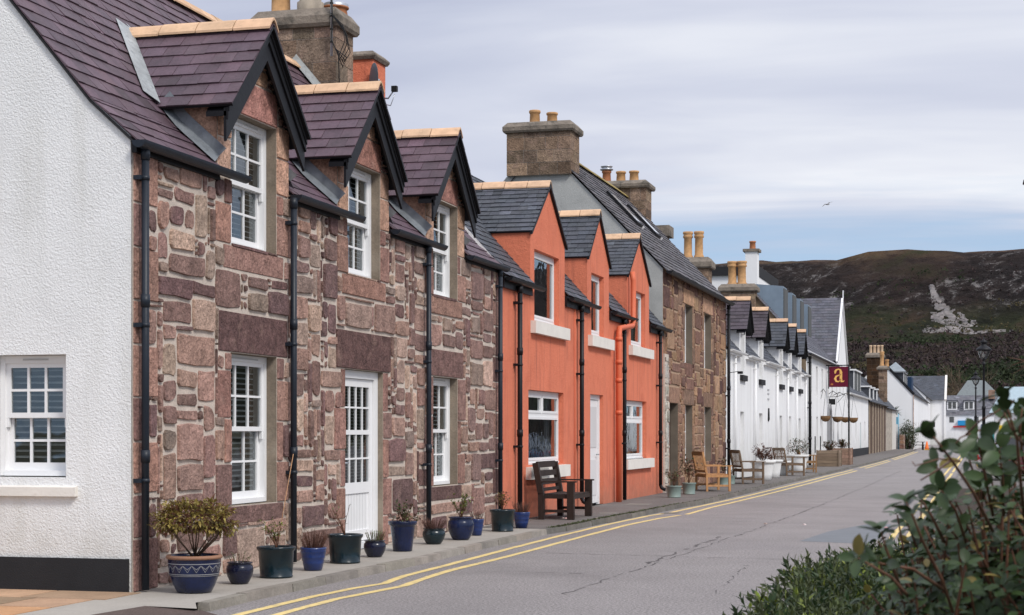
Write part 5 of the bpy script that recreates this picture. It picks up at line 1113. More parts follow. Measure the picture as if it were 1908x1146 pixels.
def plant_twig(Hh, Wd, n, nl, mats, L_=.03):
    def f(t, r, h, g_):
        s_ = MB(); l_ = MB()
        for i in range(n):
            a = g_.uniform(0, 6.28); rr = g_.random(); p = Vector((0, 0, h*.9)); d = Vector((math.cos(a)*rr*Wd/Hh, math.sin(a)*rr*Wd/Hh, 1)).normalized(); pts = [p]
            for j in range(5): p = p+d*Hh/5*g_.uniform(.7, 1.1); d = (d+rvec(g_)*.3).normalized(); pts.append(p)
            s_.tube(pts, [.005, .0045, .004, .003, .0025, .0015], 5)
            for j in range(3): q = pts[g_.randint(2, 5)]; e = q+(d+rvec(g_)*.7).normalized()*Hh*.2; s_.tube([q, e], [.0025, .001], 4); pts.append(e)
            for j in range(nl): q = pts[g_.randint(2, len(pts)-1)]; leafq(l_, q, d+rvec(g_)*1.0, Vector((0, 0, 1)), L_*g_.uniform(.6, 1.3), L_*.4, g_.randint(0, len(mats)-1), tj(.3, (1, 1, 1), g_))
        o = s_.build('stem', redstem, None); o.parent = t; o = l_.build('foliage', mats, None); o.parent = t
    return f
potted('potted_shrub', 'wide blue bowl with zigzag band holding a rounded olive and red shrub', .56, 15.0, .245, .35, 'bowl', glazeblue, plant_bush(.50, .39, 2600, .055, .030, [lf_olive, lf_brown], 12, zc=.66, inner=.6, tw=.3), 1)
potted('potted_plant', 'small ribbed dark blue pot with sparse twigs beside the zigzag bowl', .59, 15.97, .135, .215, 'round', glazedark, plant_heath(.12, .08, 22, [lf_brown, lf_pale]), 2)
potted('potted_plant', 'wide teal pot with pale green stems and a bamboo cane by the second downpipe', .64, 16.78, .20, .32, 'straight', glazegreen, plant_twig(.30, .14, 12, 14, [lf_pale, lf_yel], .04), 3)
potted('potted_heather', 'bright blue ribbed pot of brown heather by the second downpipe', .67, 17.74, .145, .25, 'ribbed', glazebright, plant_heath(.22, .16, 130, [lf_heath, lf_brown]), 4)
potted('potted_plant', 'wide teal pot with bare branching twigs in front of the white door', .62, 18.86, .205, .33, 'straight', glazegreen, plant_twig(.45, .26, 6, 7, [lf_pale, lf_brown], .035), 5)
potted('potted_plant', 'small dark blue pot with yellow green tips beside the white door', .63, 19.85, .135, .20, 'round', glazedark, plant_heath(.14, .10, 70, [lf_yel, lf_pale, lf_brown]), 6)
potted('potted_shrub', 'tall tapering blue pot with a spreading leafy shrub right of the white door', .62, 20.93, .185, .38, 'cone', glazeblue, plant_twig(.26, .32, 16, 22, [lf_dark, lf_brown, lf_pale], .05), 7)
potted('potted_heather', 'low dark green pot of brown heather under the third downpipe', .58, 22.36, .155, .21, 'round', glazegreen, plant_heath(.16, .16, 110, [lf_heath, lf_brown]), 8)
potted('potted_plant', 'round glossy cobalt pot with pale leafy stems below the far ground floor window', .66, 23.36, .185, .32, 'round', glazeblue, plant_twig(.34, .24, 12, 20, [lf_pale, lf_yel], .045), 9)
potted('potted_heather', 'narrow bright blue pot half hidden behind the round cobalt pot', .59, 24.4, .105, .24, 'ribbed', glazebright, plant_heath(.15, .09, 50, [lf_heath, lf_brown]), 10)
potted('potted_plant', 'wide teal pot with orange brown leaves at the end of the stone house', .66, 25.56, .195, .33, 'straight', glazegreen, plant_twig(.28, .2, 14, 16, [lf_brown, lf_olive], .045), 11)
potted('potted_heather', 'bright blue pot of brown heather in front of the orange house corner', .71, 26.51, .135, .25, 'ribbed', glazebright, plant_heath(.20, .14, 90, [lf_heath, lf_brown]), 12)
G2 = 'grey green tubs by the brown stone house'
potted('potted_plant', 'grey green tub with dry brown leaves nearest the orange house', .82, 40.03, .18, .27, 'straight', greytub, plant_twig(.42, .28, 10, 20, [lf_brown, lf_pale], .07), 13, G2)
potted('potted_plant', 'grey green tub with tall dark leafy shrub left of the pale teak chair', .81, 42.23, .175, .28, 'straight', greytub, plant_twig(.62, .34, 14, 30, [lf_dark, lf_brown], .07), 14, G2)
potted('potted_plant', 'grey green tub half hidden behind the pale teak chair', .64, 49.38, .16, .28, 'straight', greytub, plant_twig(.5, .25, 10, 20, [lf_brown, lf_dark], .07), 15, G2)
potted('potted_plant', 'grey green tub right of the pale teak chair by the far downpipe', .63, 50.99, .13, .25, 'straight', greytub, plant_twig(.2, .12, 6, 8, [lf_dark], .05), 16, G2)
G3 = 'white tubs in front of the white cottages'
potted('white_tub', 'large white tub of dry reddish twigs between the two weathered teak chairs', 1.0, 55.6, .42, .62, 'cone', whitetub, plant_twig(.5, .5, 30, 18, [lf_brown, lf_heath], .09), 17, G3)
potted('white_tub', 'white tub with few leaves behind the large white tub', .95, 58.6, .38, .6, 'cone', whitetub, plant_twig(.25, .3, 10, 10, [lf_brown], .08), 18, G3)
potted('white_tub', 'white tub with green shrub beyond the farther teak chair', 1.05, 66.4, .42, .68, 'cone', whitetub, plant_bush(.6, .4, 500, .08, .04, [lf_dark, lf_brown], 6, zc=.5), 19, G3)
potted('white_tub', 'white tub partly hidden behind the farther teak chair', .9, 62.2, .32, .5, 'cone', whitetub, plant_twig(.5, .3, 8, 10, [lf_brown], .08), 20, G3)
# cane in pot three
m_ = MB(); m_.tube([(.62, 16.82, .25), (.74, 17.0, 1.28)], .004, 5); tag(m_.build('garden_cane', M('cane', (.5, .28, .15), .7), None), 'thin pinkish cane leaning up from the wide teal pot', 'cane')
def planter(label, x, y, w_, d_, h, mat, seed):
    t = thing('planter', label, 'planter', (x, y, 0), 'square planters outside the inn'); g_ = random.Random(seed); m_ = MB()
    k = 5
    for i in range(k): m_.box(-w_/2, w_/2, -d_/2, d_/2, h*i/k+.004, h*(i+1)/k-.004, 0, tj(.15, (1, 1, 1), g_))
    for sx in (-1, 1):
        for sy in (-1, 1): m_.box(sx*w_/2-.03, sx*w_/2+.03, sy*d_/2-.03, sy*d_/2+.03, 0, h+.02, 0, (.8, .8, .8))
    o = m_.build('box', mat, None); o.parent = t; plant_twig(.45, w_*.8, 30, 16, [lf_brown, lf_dark], .1)(t, w_*.8, h, g_)
planter('grey board planter with dry stems under the maroon sign', 1.12, 79.5, .95, 1.6, .72, planterwood, 3)
planter('red brown brick planter next to the grey board planter under the sign', 1.35, 84.0, .85, 1.6, .78, brickm, 4)

# ------------------------------------------------------------------ chairs
def armchair(label, loc, rz, mat, W=.62, D=.60, Hh=.92, seat=.43, slab=False, cat='chair', group=None, t=.05):
    r = thing('garden_chair', label, cat, (0, 0, 0), group); lt = t
    def pt(name, fn):
        m_ = MB(); fn(m_); o = m_.build(name, mat, None); o.parent = r
    for sx in (-1, 1):
        x = sx*(W/2-lt/2)
        pt('leg', lambda m_: m_.box(x-lt/2, x+lt/2, D/2-lt*1.2, D/2, 0, .64))
        pt('leg', lambda m_: (m_.bar((x, -D/2+.04, 0), (x, -D/2+.03, .45), lt, lt, (0, 1, 0)), m_.bar((x, -D/2+.03, .44), (x, -D/2-.07, Hh), lt, lt, (0, 1, 0))))
        pt('armrest', lambda m_: m_.box(x-.04, x+.04, -D/2-.02, D/2+.04, .64, .665))
        pt('side_rail', lambda m_: (m_.box(x-.015, x+.015, -D/2+.05, D/2-lt*1.2, seat-.07, seat-.01), m_.box(x-.012, x+.012, -D/2+.05, D/2-lt*1.2, .12, .17)))
    pt('seat', lambda m_: [m_.box(-W/2+lt, W/2-lt, -D/2+.06+i*(D-.08)/6, -D/2+.06+(i+.86)*(D-.08)/6, seat-.012-.01*math.sin(math.pi*i/5), seat+.012-.01*math.sin(math.pi*i/5)) for i in range(6)])
    def back(m_):
        y0, y1 = -D/2+.02, -D/2-.065; 
        m_.bar((-W/2+lt, y1, Hh-.03), (W/2-lt, y1, Hh-.03), .03, .10, (0, 0, 1)); m_.bar((-W/2+lt, y0+.0, seat+.08), (W/2-lt, y0, seat+.08), .03, .06, (0, 0, 1))
        if slab:
            for i in range(3): f_ = .30+.27*i; yy = y0+(y1-y0)*f_; m_.bar((-W/2+lt, yy, seat+.05+(Hh-seat)*f_), (W/2-lt, yy, seat+.05+(Hh-seat)*f_), .025, .10, (0, 0, 1))
        else:
            n_ = 9
            for i in range(n_): x = -W/2+lt+.02+(W-2*lt-.04)*i/(n_-1); m_.bar((x, y0, seat+.1), (x, y1, Hh-.06), .036, .014, (0, 1, 0))
    pt('backrest', back); pt('front_rail', lambda m_: m_.box(-W/2+lt, W/2-lt, D/2-.045, D/2-.02, seat-.08, seat-.015)); pt('back_rail', lambda m_: m_.box(-W/2+lt, W/2-lt, -D/2+.03, -D/2+.055, seat-.08, seat-.015))
    r.location = loc; r.rotation_euler = (0, 0, rz); return r
armchair('dark stained wooden armchair with broad slatted back against the orange house', (.62, 29.95, .004), R(-90), darkwood, W=1.5, D=.62, Hh=.98, slab=True, t=.10)
armchair('pale honey coloured teak armchair in front of the brown stone house', (.98, 45.0, .004), R(-68), paleteak, W=1.25, D=.66, Hh=1.0)
armchair('weathered teak armchair nearest the viewer by the white cottages', (1.05, 51.6, .004), R(-68), greyteak, W=1.15, D=.68, Hh=.98)
armchair('weathered teak armchair farther along between white tubs', (1.2, 61.8, .004), R(-64), greyteak, W=1.2, D=.70, Hh=.96)
armchair('orange brown teak chair turned away beyond the last white tub', (1.35, 66.9, .004), R(-80), teak, W=1.2, D=.6, Hh=.85)
# ------------------------------------------------------------------ street lamps
def lamp():
    r = thing('street_lamp', 'x', 'street lamp', (0, 0, 0)); 
    def pt(name, mat, fn, par=None):
        m_ = MB(); fn(m_); o = m_.build(name, mat, None); o.parent = par or r; return o
    pt('post', blackgloss, lambda m_: m_.lathe([(.13, 0), (.13, .05), (.10, .1), (.10, .9), (.12, .93), (.12, 1.0), (.06, 1.06), (.055, 2.4), (.07, 2.42), (.07, 2.5), (.045, 2.54), (.035, 3.95), (.06, 3.98), (.06, 4.03), (.03, 4.06), (.03, 4.14)], (0, 0, 0), 12))
    pt('cross_bar', blackgloss, lambda m_: m_.tube([(0, -.3, 3.85), (0, .3, 3.85)], .014, 6))
    pt('lantern_glass', lampglass, lambda m_: m_.lathe([(.05, 4.16), (.12, 4.22), (.19, 4.38), (.20, 4.46)], (0, 0, 0), 14))
    pt('lantern_hood', blackgloss, lambda m_: (m_.lathe([(.05, 4.13), (.07, 4.17), (.05, 4.2)], (0, 0, 0), 10), m_.lathe([(.21, 4.45), (.27, 4.47), (.26, 4.52), (.20, 4.58), (.10, 4.64), (.09, 4.72), (.12, 4.74), (.11, 4.80), (.03, 4.84), (.02, 4.93), (0, 4.95)], (0, 0, 0), 14)))
    pt('lantern_frame', blackgloss, lambda m_: [m_.tube([(.055*math.cos(a), .055*math.sin(a), 4.17), (.125*math.cos(a), .125*math.sin(a), 4.22), (.195*math.cos(a), .195*math.sin(a), 4.38), (.205*math.cos(a), .205*math.sin(a), 4.46)], .008, 4) for a in (0.6, 1.65, 2.7, 3.74, 4.8, 5.8)])
    pt('bulb', M('pale_bulb', (.8, .8, .78), .4, var=0), lambda m_: m_.lathe([(0, 4.22), (.04, 4.25), (.05, 4.32), (.02, 4.4)], (0, 0, 0), 10))
    return r
lp = lamp(); lp.location = (7.827, 63, -.08); lp['label'] = 'black lantern street lamp nearer the viewer, the taller looking one'; lp['group'] = 'lantern street lamps along the quay side'
dup(lp, (7.48, 96.5, -.08), 0, 'black lantern street lamp farther off, the shorter looking one')
dup(lp, (8.46, 21.6, .0), 0, 'black street lamp hood just entering at the right edge of the photo')
# cables with insulator (wires crossing far street)
m_ = MB()
pts = [(3.0+i*.7, 250-i*.5, 5.6-.9*math.sin(math.pi*i/12)) for i in range(13)]
m_.tube(pts, .03, 4); tag(m_.build('overhead_wire', rubberblk, None), 'thin overhead wire sagging across the far end of the street', 'wire')
# far street furniture
def table_bench(label, x, y, rz):
    r = thing('picnic_bench', label, 'picnic table', (0, 0, 0)); 
    def pt(name, fn):
        m_ = MB(); fn(m_); o = m_.build(name, darkwood, None); o.parent = r
    pt('table_top', lambda m_: [m_.box(-.8, .8, -.36+i*.15, -.24+i*.15, .72, .76) for i in range(5)])
    for s in (-1, 1): pt('seat', lambda m_: m_.box(-.8, .8, s*.72-.13, s*.72+.13, .43, .47))
    for s in (-1, 1): pt('leg', lambda m_: (m_.bar((s*.6, -.2, .72), (s*.6, -.75, 0), .05, .1, (1, 0, 0)), m_.bar((s*.6, .2, .72), (s*.6, .75, 0), .05, .1, (1, 0, 0)), m_.bar((s*.6, -.85, .40), (s*.6, .85, .40), .05, .1, (1, 0, 0))))
    r.location = (x, y, -.075); r.rotation_euler = (0, 0, rz)
table_bench('dark picnic table far down on the left of the street', 1.9, 168, .1)
c_ = thing('traffic_cone', 'small orange and yellow cone beside the far picnic table', 'traffic cone', (2.9, 167, -.075))
m_ = MB(); m_.lathe([(.2, .04), (.05, .8), (.0, .8)], (2.9, 167, -.075), 10); m_.build('cone', orangep, c_); m_ = MB(); m_.box(2.65, 3.15, 166.75, 167.25, -.075, -.03); m_.build('base', yellowp, c_)
m_ = MB(); m_.box(1.46, 1.5, 174.6, 176.4, 2.5, 3.2); m_ = MB()
m_.box(-.62, .10, 171.2, 171.26, 2.35, 3.05); m_.tube([(.12, 171.2, -.1), (.12, 171.2, 3.4)], .04, 6); bs_ = tag(m_.build('pub_sign', bluesign, None), 'light blue board sign standing by the far stone wall', 'sign')
m_ = MB(); m_.box(.4, 1.3, 205, 205.1, 2.4, 2.9); m_.box(.35, .42, 205, 205.1, -.1, 2.9); m_.box(1.28, 1.35, 205, 205.1, -.1, 2.9); 
m_ = MB(); m_.box(1.5, 2.6, 210, 210.1, 2.2, 2.8); m_.tube([(1.45, 210.05, 2.9), (2.6, 210.05, 2.9)], .03, 5); tag(m_.build('shop_sign', blackpl, None), 'small black hanging sign on the far white gable house', 'sign')
# stone garden wall, hedge and palm in the far gap
m_ = MB(); g_ = random.Random(4)
m_.box(.3, .75, 169, 171.8, -.1, 1.35); stones(m_, TG(168.98), .3, .76, 0, 1.35, lambda y, z: True, [], BRN, 8, cell=.09, m=1); stones(m_, TF(.75), 169, 171.8, 0, 1.35, lambda y, z: True, [], BRN, 9, cell=.09, m=1)
tag(m_.build('garden_wall', [mortar, stone], None), 'short rubble garden wall at the far end of the brown houses', 'wall')
def leafblob(name, label, cat, C, S, n, L_, mats, seed, trunk=True, kind=None):
    g_ = random.Random(seed); t = thing(name, label, cat, (C[0], C[1], -.1)) ; l_ = MB(); C = Vector(C)
    for i in range(n):
        d = rvec(g_); rr = g_.uniform(.45, 1)*(1+.35*noise.noise(d*2.5+Vector((seed, 0, 0)))); p = C+Vector((d.x*S[0], d.y*S[1], d.z*S[2]))*rr
        leafq(l_, p, d+rvec(g_), Vector((0, 0, 1)), L_*g_.uniform(.6, 1.3), L_*.55, g_.randint(0, len(mats)-1), tj(.4, (1, 1, 1), g_))
    l_.build('foliage', mats, t); s_ = MB()
    for k in range(5): d = rvec(g_, .2, .9); s_.tube([(C.x+g_.uniform(-.1, .1), C.y, -.1), C+Vector((0, 0, -S[2]*.4)), C+Vector((d.x*S[0], d.y*S[1], d.z*S[2]))*.7], [.06, .05, .02], 5)
    s_.build('trunk', bark, t); return t
leafblob('hedge_bush', 'dark green hedge against the tall white gable', 'bush', (1.0, 171.0, 1.1), (.85, .9, 1.5), 2200, .16, [lf_dark, lf_hebe], 3)
pm_ = thing('palm_plant', 'spiky palm like plant above the light blue sign', 'plant', (-.2, 170.4, 0)); l_ = MB(); g_ = random.Random(6)
for i in range(60): d = rvec(g_, -.2, 1); leafbig(l_, Vector((-.2, 170.4, 3.5)), d, Vector((0, 0, 1)), g_.uniform(.5, .85), .07, 0, tj(.3, (1, 1, 1), g_), .35)
l_.build('frond', lf_dark, pm_); m_ = MB(); m_.tube([(-.2, 170.4, -.1), (-.2, 170.4, 3.5)], [.10, .07], 8); m_.build('trunk', bark, pm_)

# ------------------------------------------------------------------ parked cars on the quay side
def car(label, loc, rz, paint, group='cars parked on the quay side'):
    r = thing('parked_car', label, 'car', (0, 0, 0), group)
    def pt(name, mats, fn, par=None):
        m_ = MB(); fn(m_); o = m_.build(name, mats, None); o.parent = par or r; return o
    secs = [(-2.05, .30, .62, .55, .66), (-1.95, .22, .80, .80, .76), (-1.2, .20, .92, .86, .84), (-.2, .2, .95, .87, .86), (.8, .2, .95, .88, .86), (1.6, .22, .88, .86, .84), (2.0, .28, .74, .74, .70), (2.12, .36, .60, .60, .62)]
    def body(m_):
        vs = []; 
        for y, zb, zt, w_, w2 in secs:
            vs += [(-w_*.96, y, zb), (-w_, y, (zb+zt)*.45), (-w_*.97, y, zt*.88), (-w2*.86, y, zt), (w2*.86, y, zt), (w_*.97, y, zt*.88), (w_, y, (zb+zt)*.45), (w_*.96, y, zb)]
        n = 8; fs = [(i*n+j, i*n+(j+1) % n, (i+1)*n+(j+1) % n, (i+1)*n+j) for i in range(len(secs)-1) for j in range(n)]+[tuple(range(n-1, -1, -1)), tuple((len(secs)-1)*n+j for j in range(n))]; m_.idx(vs, fs, 0)
    pt('body', paint, body)
    def cab(m_):
        b = [(-.78, -1.25, .90), (.78, -1.25, .90), (.78, 1.75, .86), (-.78, 1.75, .86)]; t_ = [(-.60, -.45, 1.44), (.60, -.45, 1.44), (.58, 1.15, 1.42), (-.58, 1.15, 1.42)]; m_.hexa(b+t_, 0)
    pt('window_glass', M('car_glass_'+label[:4], (.02, .025, .03), .08, var=0, coat=.6), cab)
    pt('roof', paint, lambda m_: (m_.hexa([(-.61, -.50, 1.43), (.61, -.50, 1.43), (.60, 1.2, 1.41), (-.60, 1.2, 1.41), (-.52, -.35, 1.47), (.52, -.35, 1.47), (.5, 1.05, 1.455), (-.5, 1.05, 1.455)]), [m_.bar((sx*.79, y0, .89), (sx*.60, y1, 1.44), .07, .05, (0, 1, 0)) for sx in (-1, 1) for y0, y1 in ((-1.25, -.45), (.2, .25), (1.72, 1.15))]))
    for sx in (-1, 1):
        for y in (-1.32, 1.28):
            wh = pt('wheel', tyre, lambda m_: m_.tube([(sx*.66, y, .31), (sx*.88, y, .31)], .31, 18)); pt('rim', greycar, lambda m_: m_.tube([(sx*.87, y, .31), (sx*.89, y, .31)], .18, 14), wh)
        pt('headlight', M('car_lamp', (.7, .7, .7), .1, var=0), lambda m_: m_.box(sx*.62-.13, sx*.62+.13, -2.06, -1.95, .58, .68)); pt('tail_light', redp, lambda m_: m_.box(sx*.66-.1, sx*.66+.1, 2.02, 2.13, .6, .78))
        pt('mirror', paint, lambda m_: m_.box(sx*.93-.09, sx*.93+.09, -.85, -.75, .90, 1.02))
    pt('number_plate', yellowp, lambda m_: m_.box(-.26, .26, 2.12, 2.14, .42, .53))
    r.location = loc; r.rotation_euler = (0, 0, rz); return r
car('burgundy car nearest in the quayside parking behind the leaves', (9.75, 57, .03), R(100), redpaint)
car('blue grey car parked behind the burgundy one on the quay side', (9.9, 64, .03), R(96), bluecar)
car('pale grey car farthest of the three parked on the quay side', (10.2, 78, .03), R(92), greycar)
# ------------------------------------------------------------------ gull
gb_ = thing('flying_gull', 'small dark gull gliding above the hill', 'bird', (-14.9, 270, 36.6)); C = Vector((-14.9, 270, 36.6))
m_ = MB(); sp = [(-.35, .02), (-.2, .07), (0, .1), (.2, .07), (.3, .03)]
m_.tube([C+Vector((d, 0, -.05*d)) for d, r in sp], [r for d, r in sp], 8); 
for s, pts in ((1, [(0, 0), (.35, .32), (.9, .42)]), (-1, [(0, 0), (.4, .05), (.95, -.38)])):
    for (a0, z0), (a1, z1) in zip(pts, pts[1:]):
        w0, w1 = .3*(1-a0*.7), .3*(1-a1*.85)
        A = [C+Vector((s*a0*.8-w0/2-.0, s*a0*.5, z0)), C+Vector((s*a0*.8+w0/2, s*a0*.5, z0)), C+Vector((s*a1*.8+w1/2, s*a1*.5, z1)), C+Vector((s*a1*.8-w1/2, s*a1*.5, z1))]
        m_.idx(A+[q+Vector((0, 0, .03)) for q in A], [(3, 2, 1, 0), (4, 5, 6, 7), (0, 1, 5, 4), (1, 2, 6, 5), (2, 3, 7, 6), (3, 0, 4, 7)], 0, (1, 1, 1), False)
m_.build('body', gull, gb_)

# ------------------------------------------------------------------ hill
def hill_h(x, y):
    n = noise.fractal(Vector((x/300, y/300, 0)), 1, 2, 5); n2 = noise.fractal(Vector((x/60, y/60, 5)), 1, 2, 4)
    q = (y-430+x*.05+60*noise.noise(Vector((x/260, .5, 0))))
    t_ = max(0, min(1, q/560)); base = 0
    # wooded foot, then a steep broken crag, then a moorland top
    foot = 46*min(1, t_/.55)**1.1; crag = 40*max(0, min(1, (t_-.55+.05*n)/.16)); top = 15*max(0, (t_-.71)/.29)
    gul = 5*max(0, n2)*(1 if t_ > .3 else t_/.3)
    return (foot+crag+top)*(1+.025*noise.noise(Vector((x/300+3, 0, 1)))-.00012*max(0, x-30))+gul*.8-2 if t_ > 0 else -2
hm = MB(); X = [-700+i*9 for i in range(190)]; Yv = [400+j*9 for j in range(80)]
vs = [(x, y, hill_h(x, y)) for y in Yv for x in X]; nx = len(X)
hm.idx(vs, [(j*nx+i, j*nx+i+1, (j+1)*nx+i+1, (j+1)*nx+i) for j in range(len(Yv)-1) for i in range(nx-1)])
def Mhill():
    global nt, N, L
    m = bpy.data.materials.new('moorland_hill'); m.use_nodes = True; nt = m.node_tree; N = nt.nodes; L = nt.links; N.clear()
    out = nd('ShaderNodeOutputMaterial'); b = nd('ShaderNodeBsdfPrincipled'); L.new(b.outputs[0], out.inputs[0]); b.inputs['Roughness'].default_value = .95; b.inputs['Specular IOR Level'].default_value = .1
    co = nd('ShaderNodeNewGeometry'); P = co.outputs['Position']; sp = nd('ShaderNodeSeparateXYZ'); L.new(P, sp.inputs[0])
    z = mth('ADD', sp.outputs[2], mth('MULTIPLY', mth('SUBTRACT', nz(P, .012, 5), .5), 55))
    n1 = nz(P, .03, 8, .7); n2 = nz(P, .12, 6, .7)
    heath = ramp(n1, [(.35, (.034, .020, .015)), (.47, (.085, .050, .034)), (.58, (.15, .095, .052)), (.70, (.05, .048, .022))])
    heath2 = ramp(n1, [(.35, (.018, .012, .011)), (.55, (.045, .030, .024)), (.7, (.03, .028, .014))])
    wood = ramp(n1, [(.35, (.014, .015, .008)), (.5, (.030, .033, .015)), (.6, (.045, .030, .02)), (.72, (.06, .05, .025))])
    rock = ramp(nz(mapping(P, (.13, .13, .035)), 1, 9, .82, .5), [(.46, (.017, .013, .012)), (.55, (.036, .029, .027)), (.61, (.24, .225, .215))])
    rock = mix(ramp(nz(P, .009, 4), [(.36, (0, 0, 0)), (.48, (1, 1, 1))]), heath2, rock)
    c = mix(ramp(mth('DIVIDE', z, 120), [(.36, (0, 0, 0)), (.46, (1, 1, 1))]), wood, rock)
    c = mix(ramp(mth('DIVIDE', z, 120), [(.70, (0, 0, 0)), (.79, (1, 1, 1))]), c, heath)
    mu = nd('ShaderNodeMix', data_type='RGBA', blend_type='MULTIPLY'); mu.inputs[0].default_value = 1; L.new(c, mu.inputs[6]); L.new(ramp(n2, [(.3, (.6, .6, .6)), (.7, (1.35, 1.35, 1.35))]), mu.inputs[7]); L.new(mu.outputs[2], b.inputs['Base Color'])
    bn = nd('ShaderNodeBump'); bn.inputs['Distance'].default_value = 9; bn.inputs['Strength'].default_value = 1; L.new(nz(P, .08, 7, .7), bn.inputs['Height']); L.new(bn.outputs[0], b.inputs['Normal']); return m
struct(hm, 'hill', Mhill())
# pale scree fan below the crag
def scree(pts, seed=1):
    m_ = MB(); g_ = random.Random(seed)
    for k in range(2600):
        a, b = g_.random(), max(-.2, min(1.2, g_.gauss(.5, .30))); i = g_.randint(0, len(pts)-2); (x0, y0, w0), (x1, y1, w1) = pts[i], pts[i+1]; x = x0+(x1-x0)*a+(b-.5)*(w0+(w1-w0)*a); y = y0+(y1-y0)*a; z = hill_h(x, y)
        if noise.noise(Vector((x/3.5, y/5, 2))) > .18: continue
        s = g_.uniform(.2, .75)
        d = rvec(g_); m_.hexa([(x+dx*s*g_.uniform(.6, 1.2), y+dy*s*g_.uniform(.6, 1.2), z+dz*s*.6*g_.uniform(.6, 1.2)) for dz in (-1, 1.2) for dx, dy in ((-1, -1), (1, -1), (1, 1), (-1, 1))], 0, tj(.2, (1, 1, 1), g_))
    return m_
scm = scree([(-13, 788, .6), (-10, 770, 3), (-6, 754, 9), (0, 738, 20), (4, 727, 27)])
struct(scm, 'scree', M('scree_stone', (.30, .275, .265), .95, var=.25, vs=.1))
# woodland on the lower slopes: far trees as one mass of ragged crowns
tf = MB(); g_ = random.Random(12)
for k in range(15000):
    x = g_.uniform(-150, 110); y = g_.uniform(415, 800)
    t_ = (y-430)/560
    if t_ > .5 and g_.random() > .25: continue
    pz = hill_h(x, y); s = g_.uniform(1.2, 2.8)*(1 if y < 620 else .8); z = max(pz, -.5); kd = noise.noise(Vector((x/70, y/55, 3)))
    band = g_.random()
    cidx = 0 if kd > .12 else (1 if kd > -.25 else 2)
    if y < 520: cidx = 1 if kd > -.3 else 0
    cc = tj(.3, (1, 1, 1), g_)
    for q in range(6):
        d = rvec(g_, 0, 1); p = Vector((x, y, z+s*.4))+Vector((d.x*s*.6, d.y*s*.6, d.z*s*.9)); e = [p+rvec(g_)*s*g_.uniform(.2, .42) for _ in range(4)]
        tf.idx(e, [(0, 1, 2), (0, 2, 3), (0, 3, 1), (1, 3, 2)], cidx, tj(.25, cc, g_), False)
tag(tf.build('far_woodland', [M('pine_crown', (.022, .032, .012), .95, var=.2), M('birch_crown', (.042, .029, .028), .95, var=.2), M('scrub_crown', (.065, .054, .024), .95, var=.2)]), None, None, kind='stuff')
def far_tree(label, x, y, h, seed, name='bare_tree', w_=.5, mat=None):
    g_ = random.Random(seed); z = max(hill_h(x, y), -.1); t = thing(name, label, 'tree', (x, y, z)); s_ = MB(); l_ = MB(); s_.tube([(x, y, z), (x, y, z+h*.5)], [.25, .12], 6)
    for k in range(34):
        d = rvec(g_, .15, 1); b = Vector((x, y, z+h*g_.uniform(.2, .5))); e = b+Vector((d.x*h*w_, d.y*h*w_, d.z*h*.55)); s_.tube([b, b.lerp(e, .5)+Vector((0, 0, h*.03)), e], [.09, .05, .02], 4)
        for j in range(14): p = b.lerp(e, g_.uniform(.4, 1)); q = p+(d+rvec(g_)*.8).normalized()*h*.13; l_.tube([p, q], [.045, .02], 3, 0, tj(.3, (1, 1, 1), g_), False)
    s_.build('trunk', bark, t); l_.build('crown', mat or M('bare_twigs', (.12, .09, .06), .95, var=.2), t)
far_tree('pale bare tree standing behind the slate cross wing', 4.0, 385, 17, 3); far_tree('bare tree behind the shop row, right of the cross wing', 12.5, 372, 12, 4)
far_tree('bare reddish tree at the right edge in front of the hill', 27, 330, 26, 5, mat=M('red_twigs', (.10, .05, .035), .95, var=.2))
far_tree('dark round evergreen between the roofs of the shop row', 17, 345, 9, 6, 'evergreen_tree', .4, lf_dark)

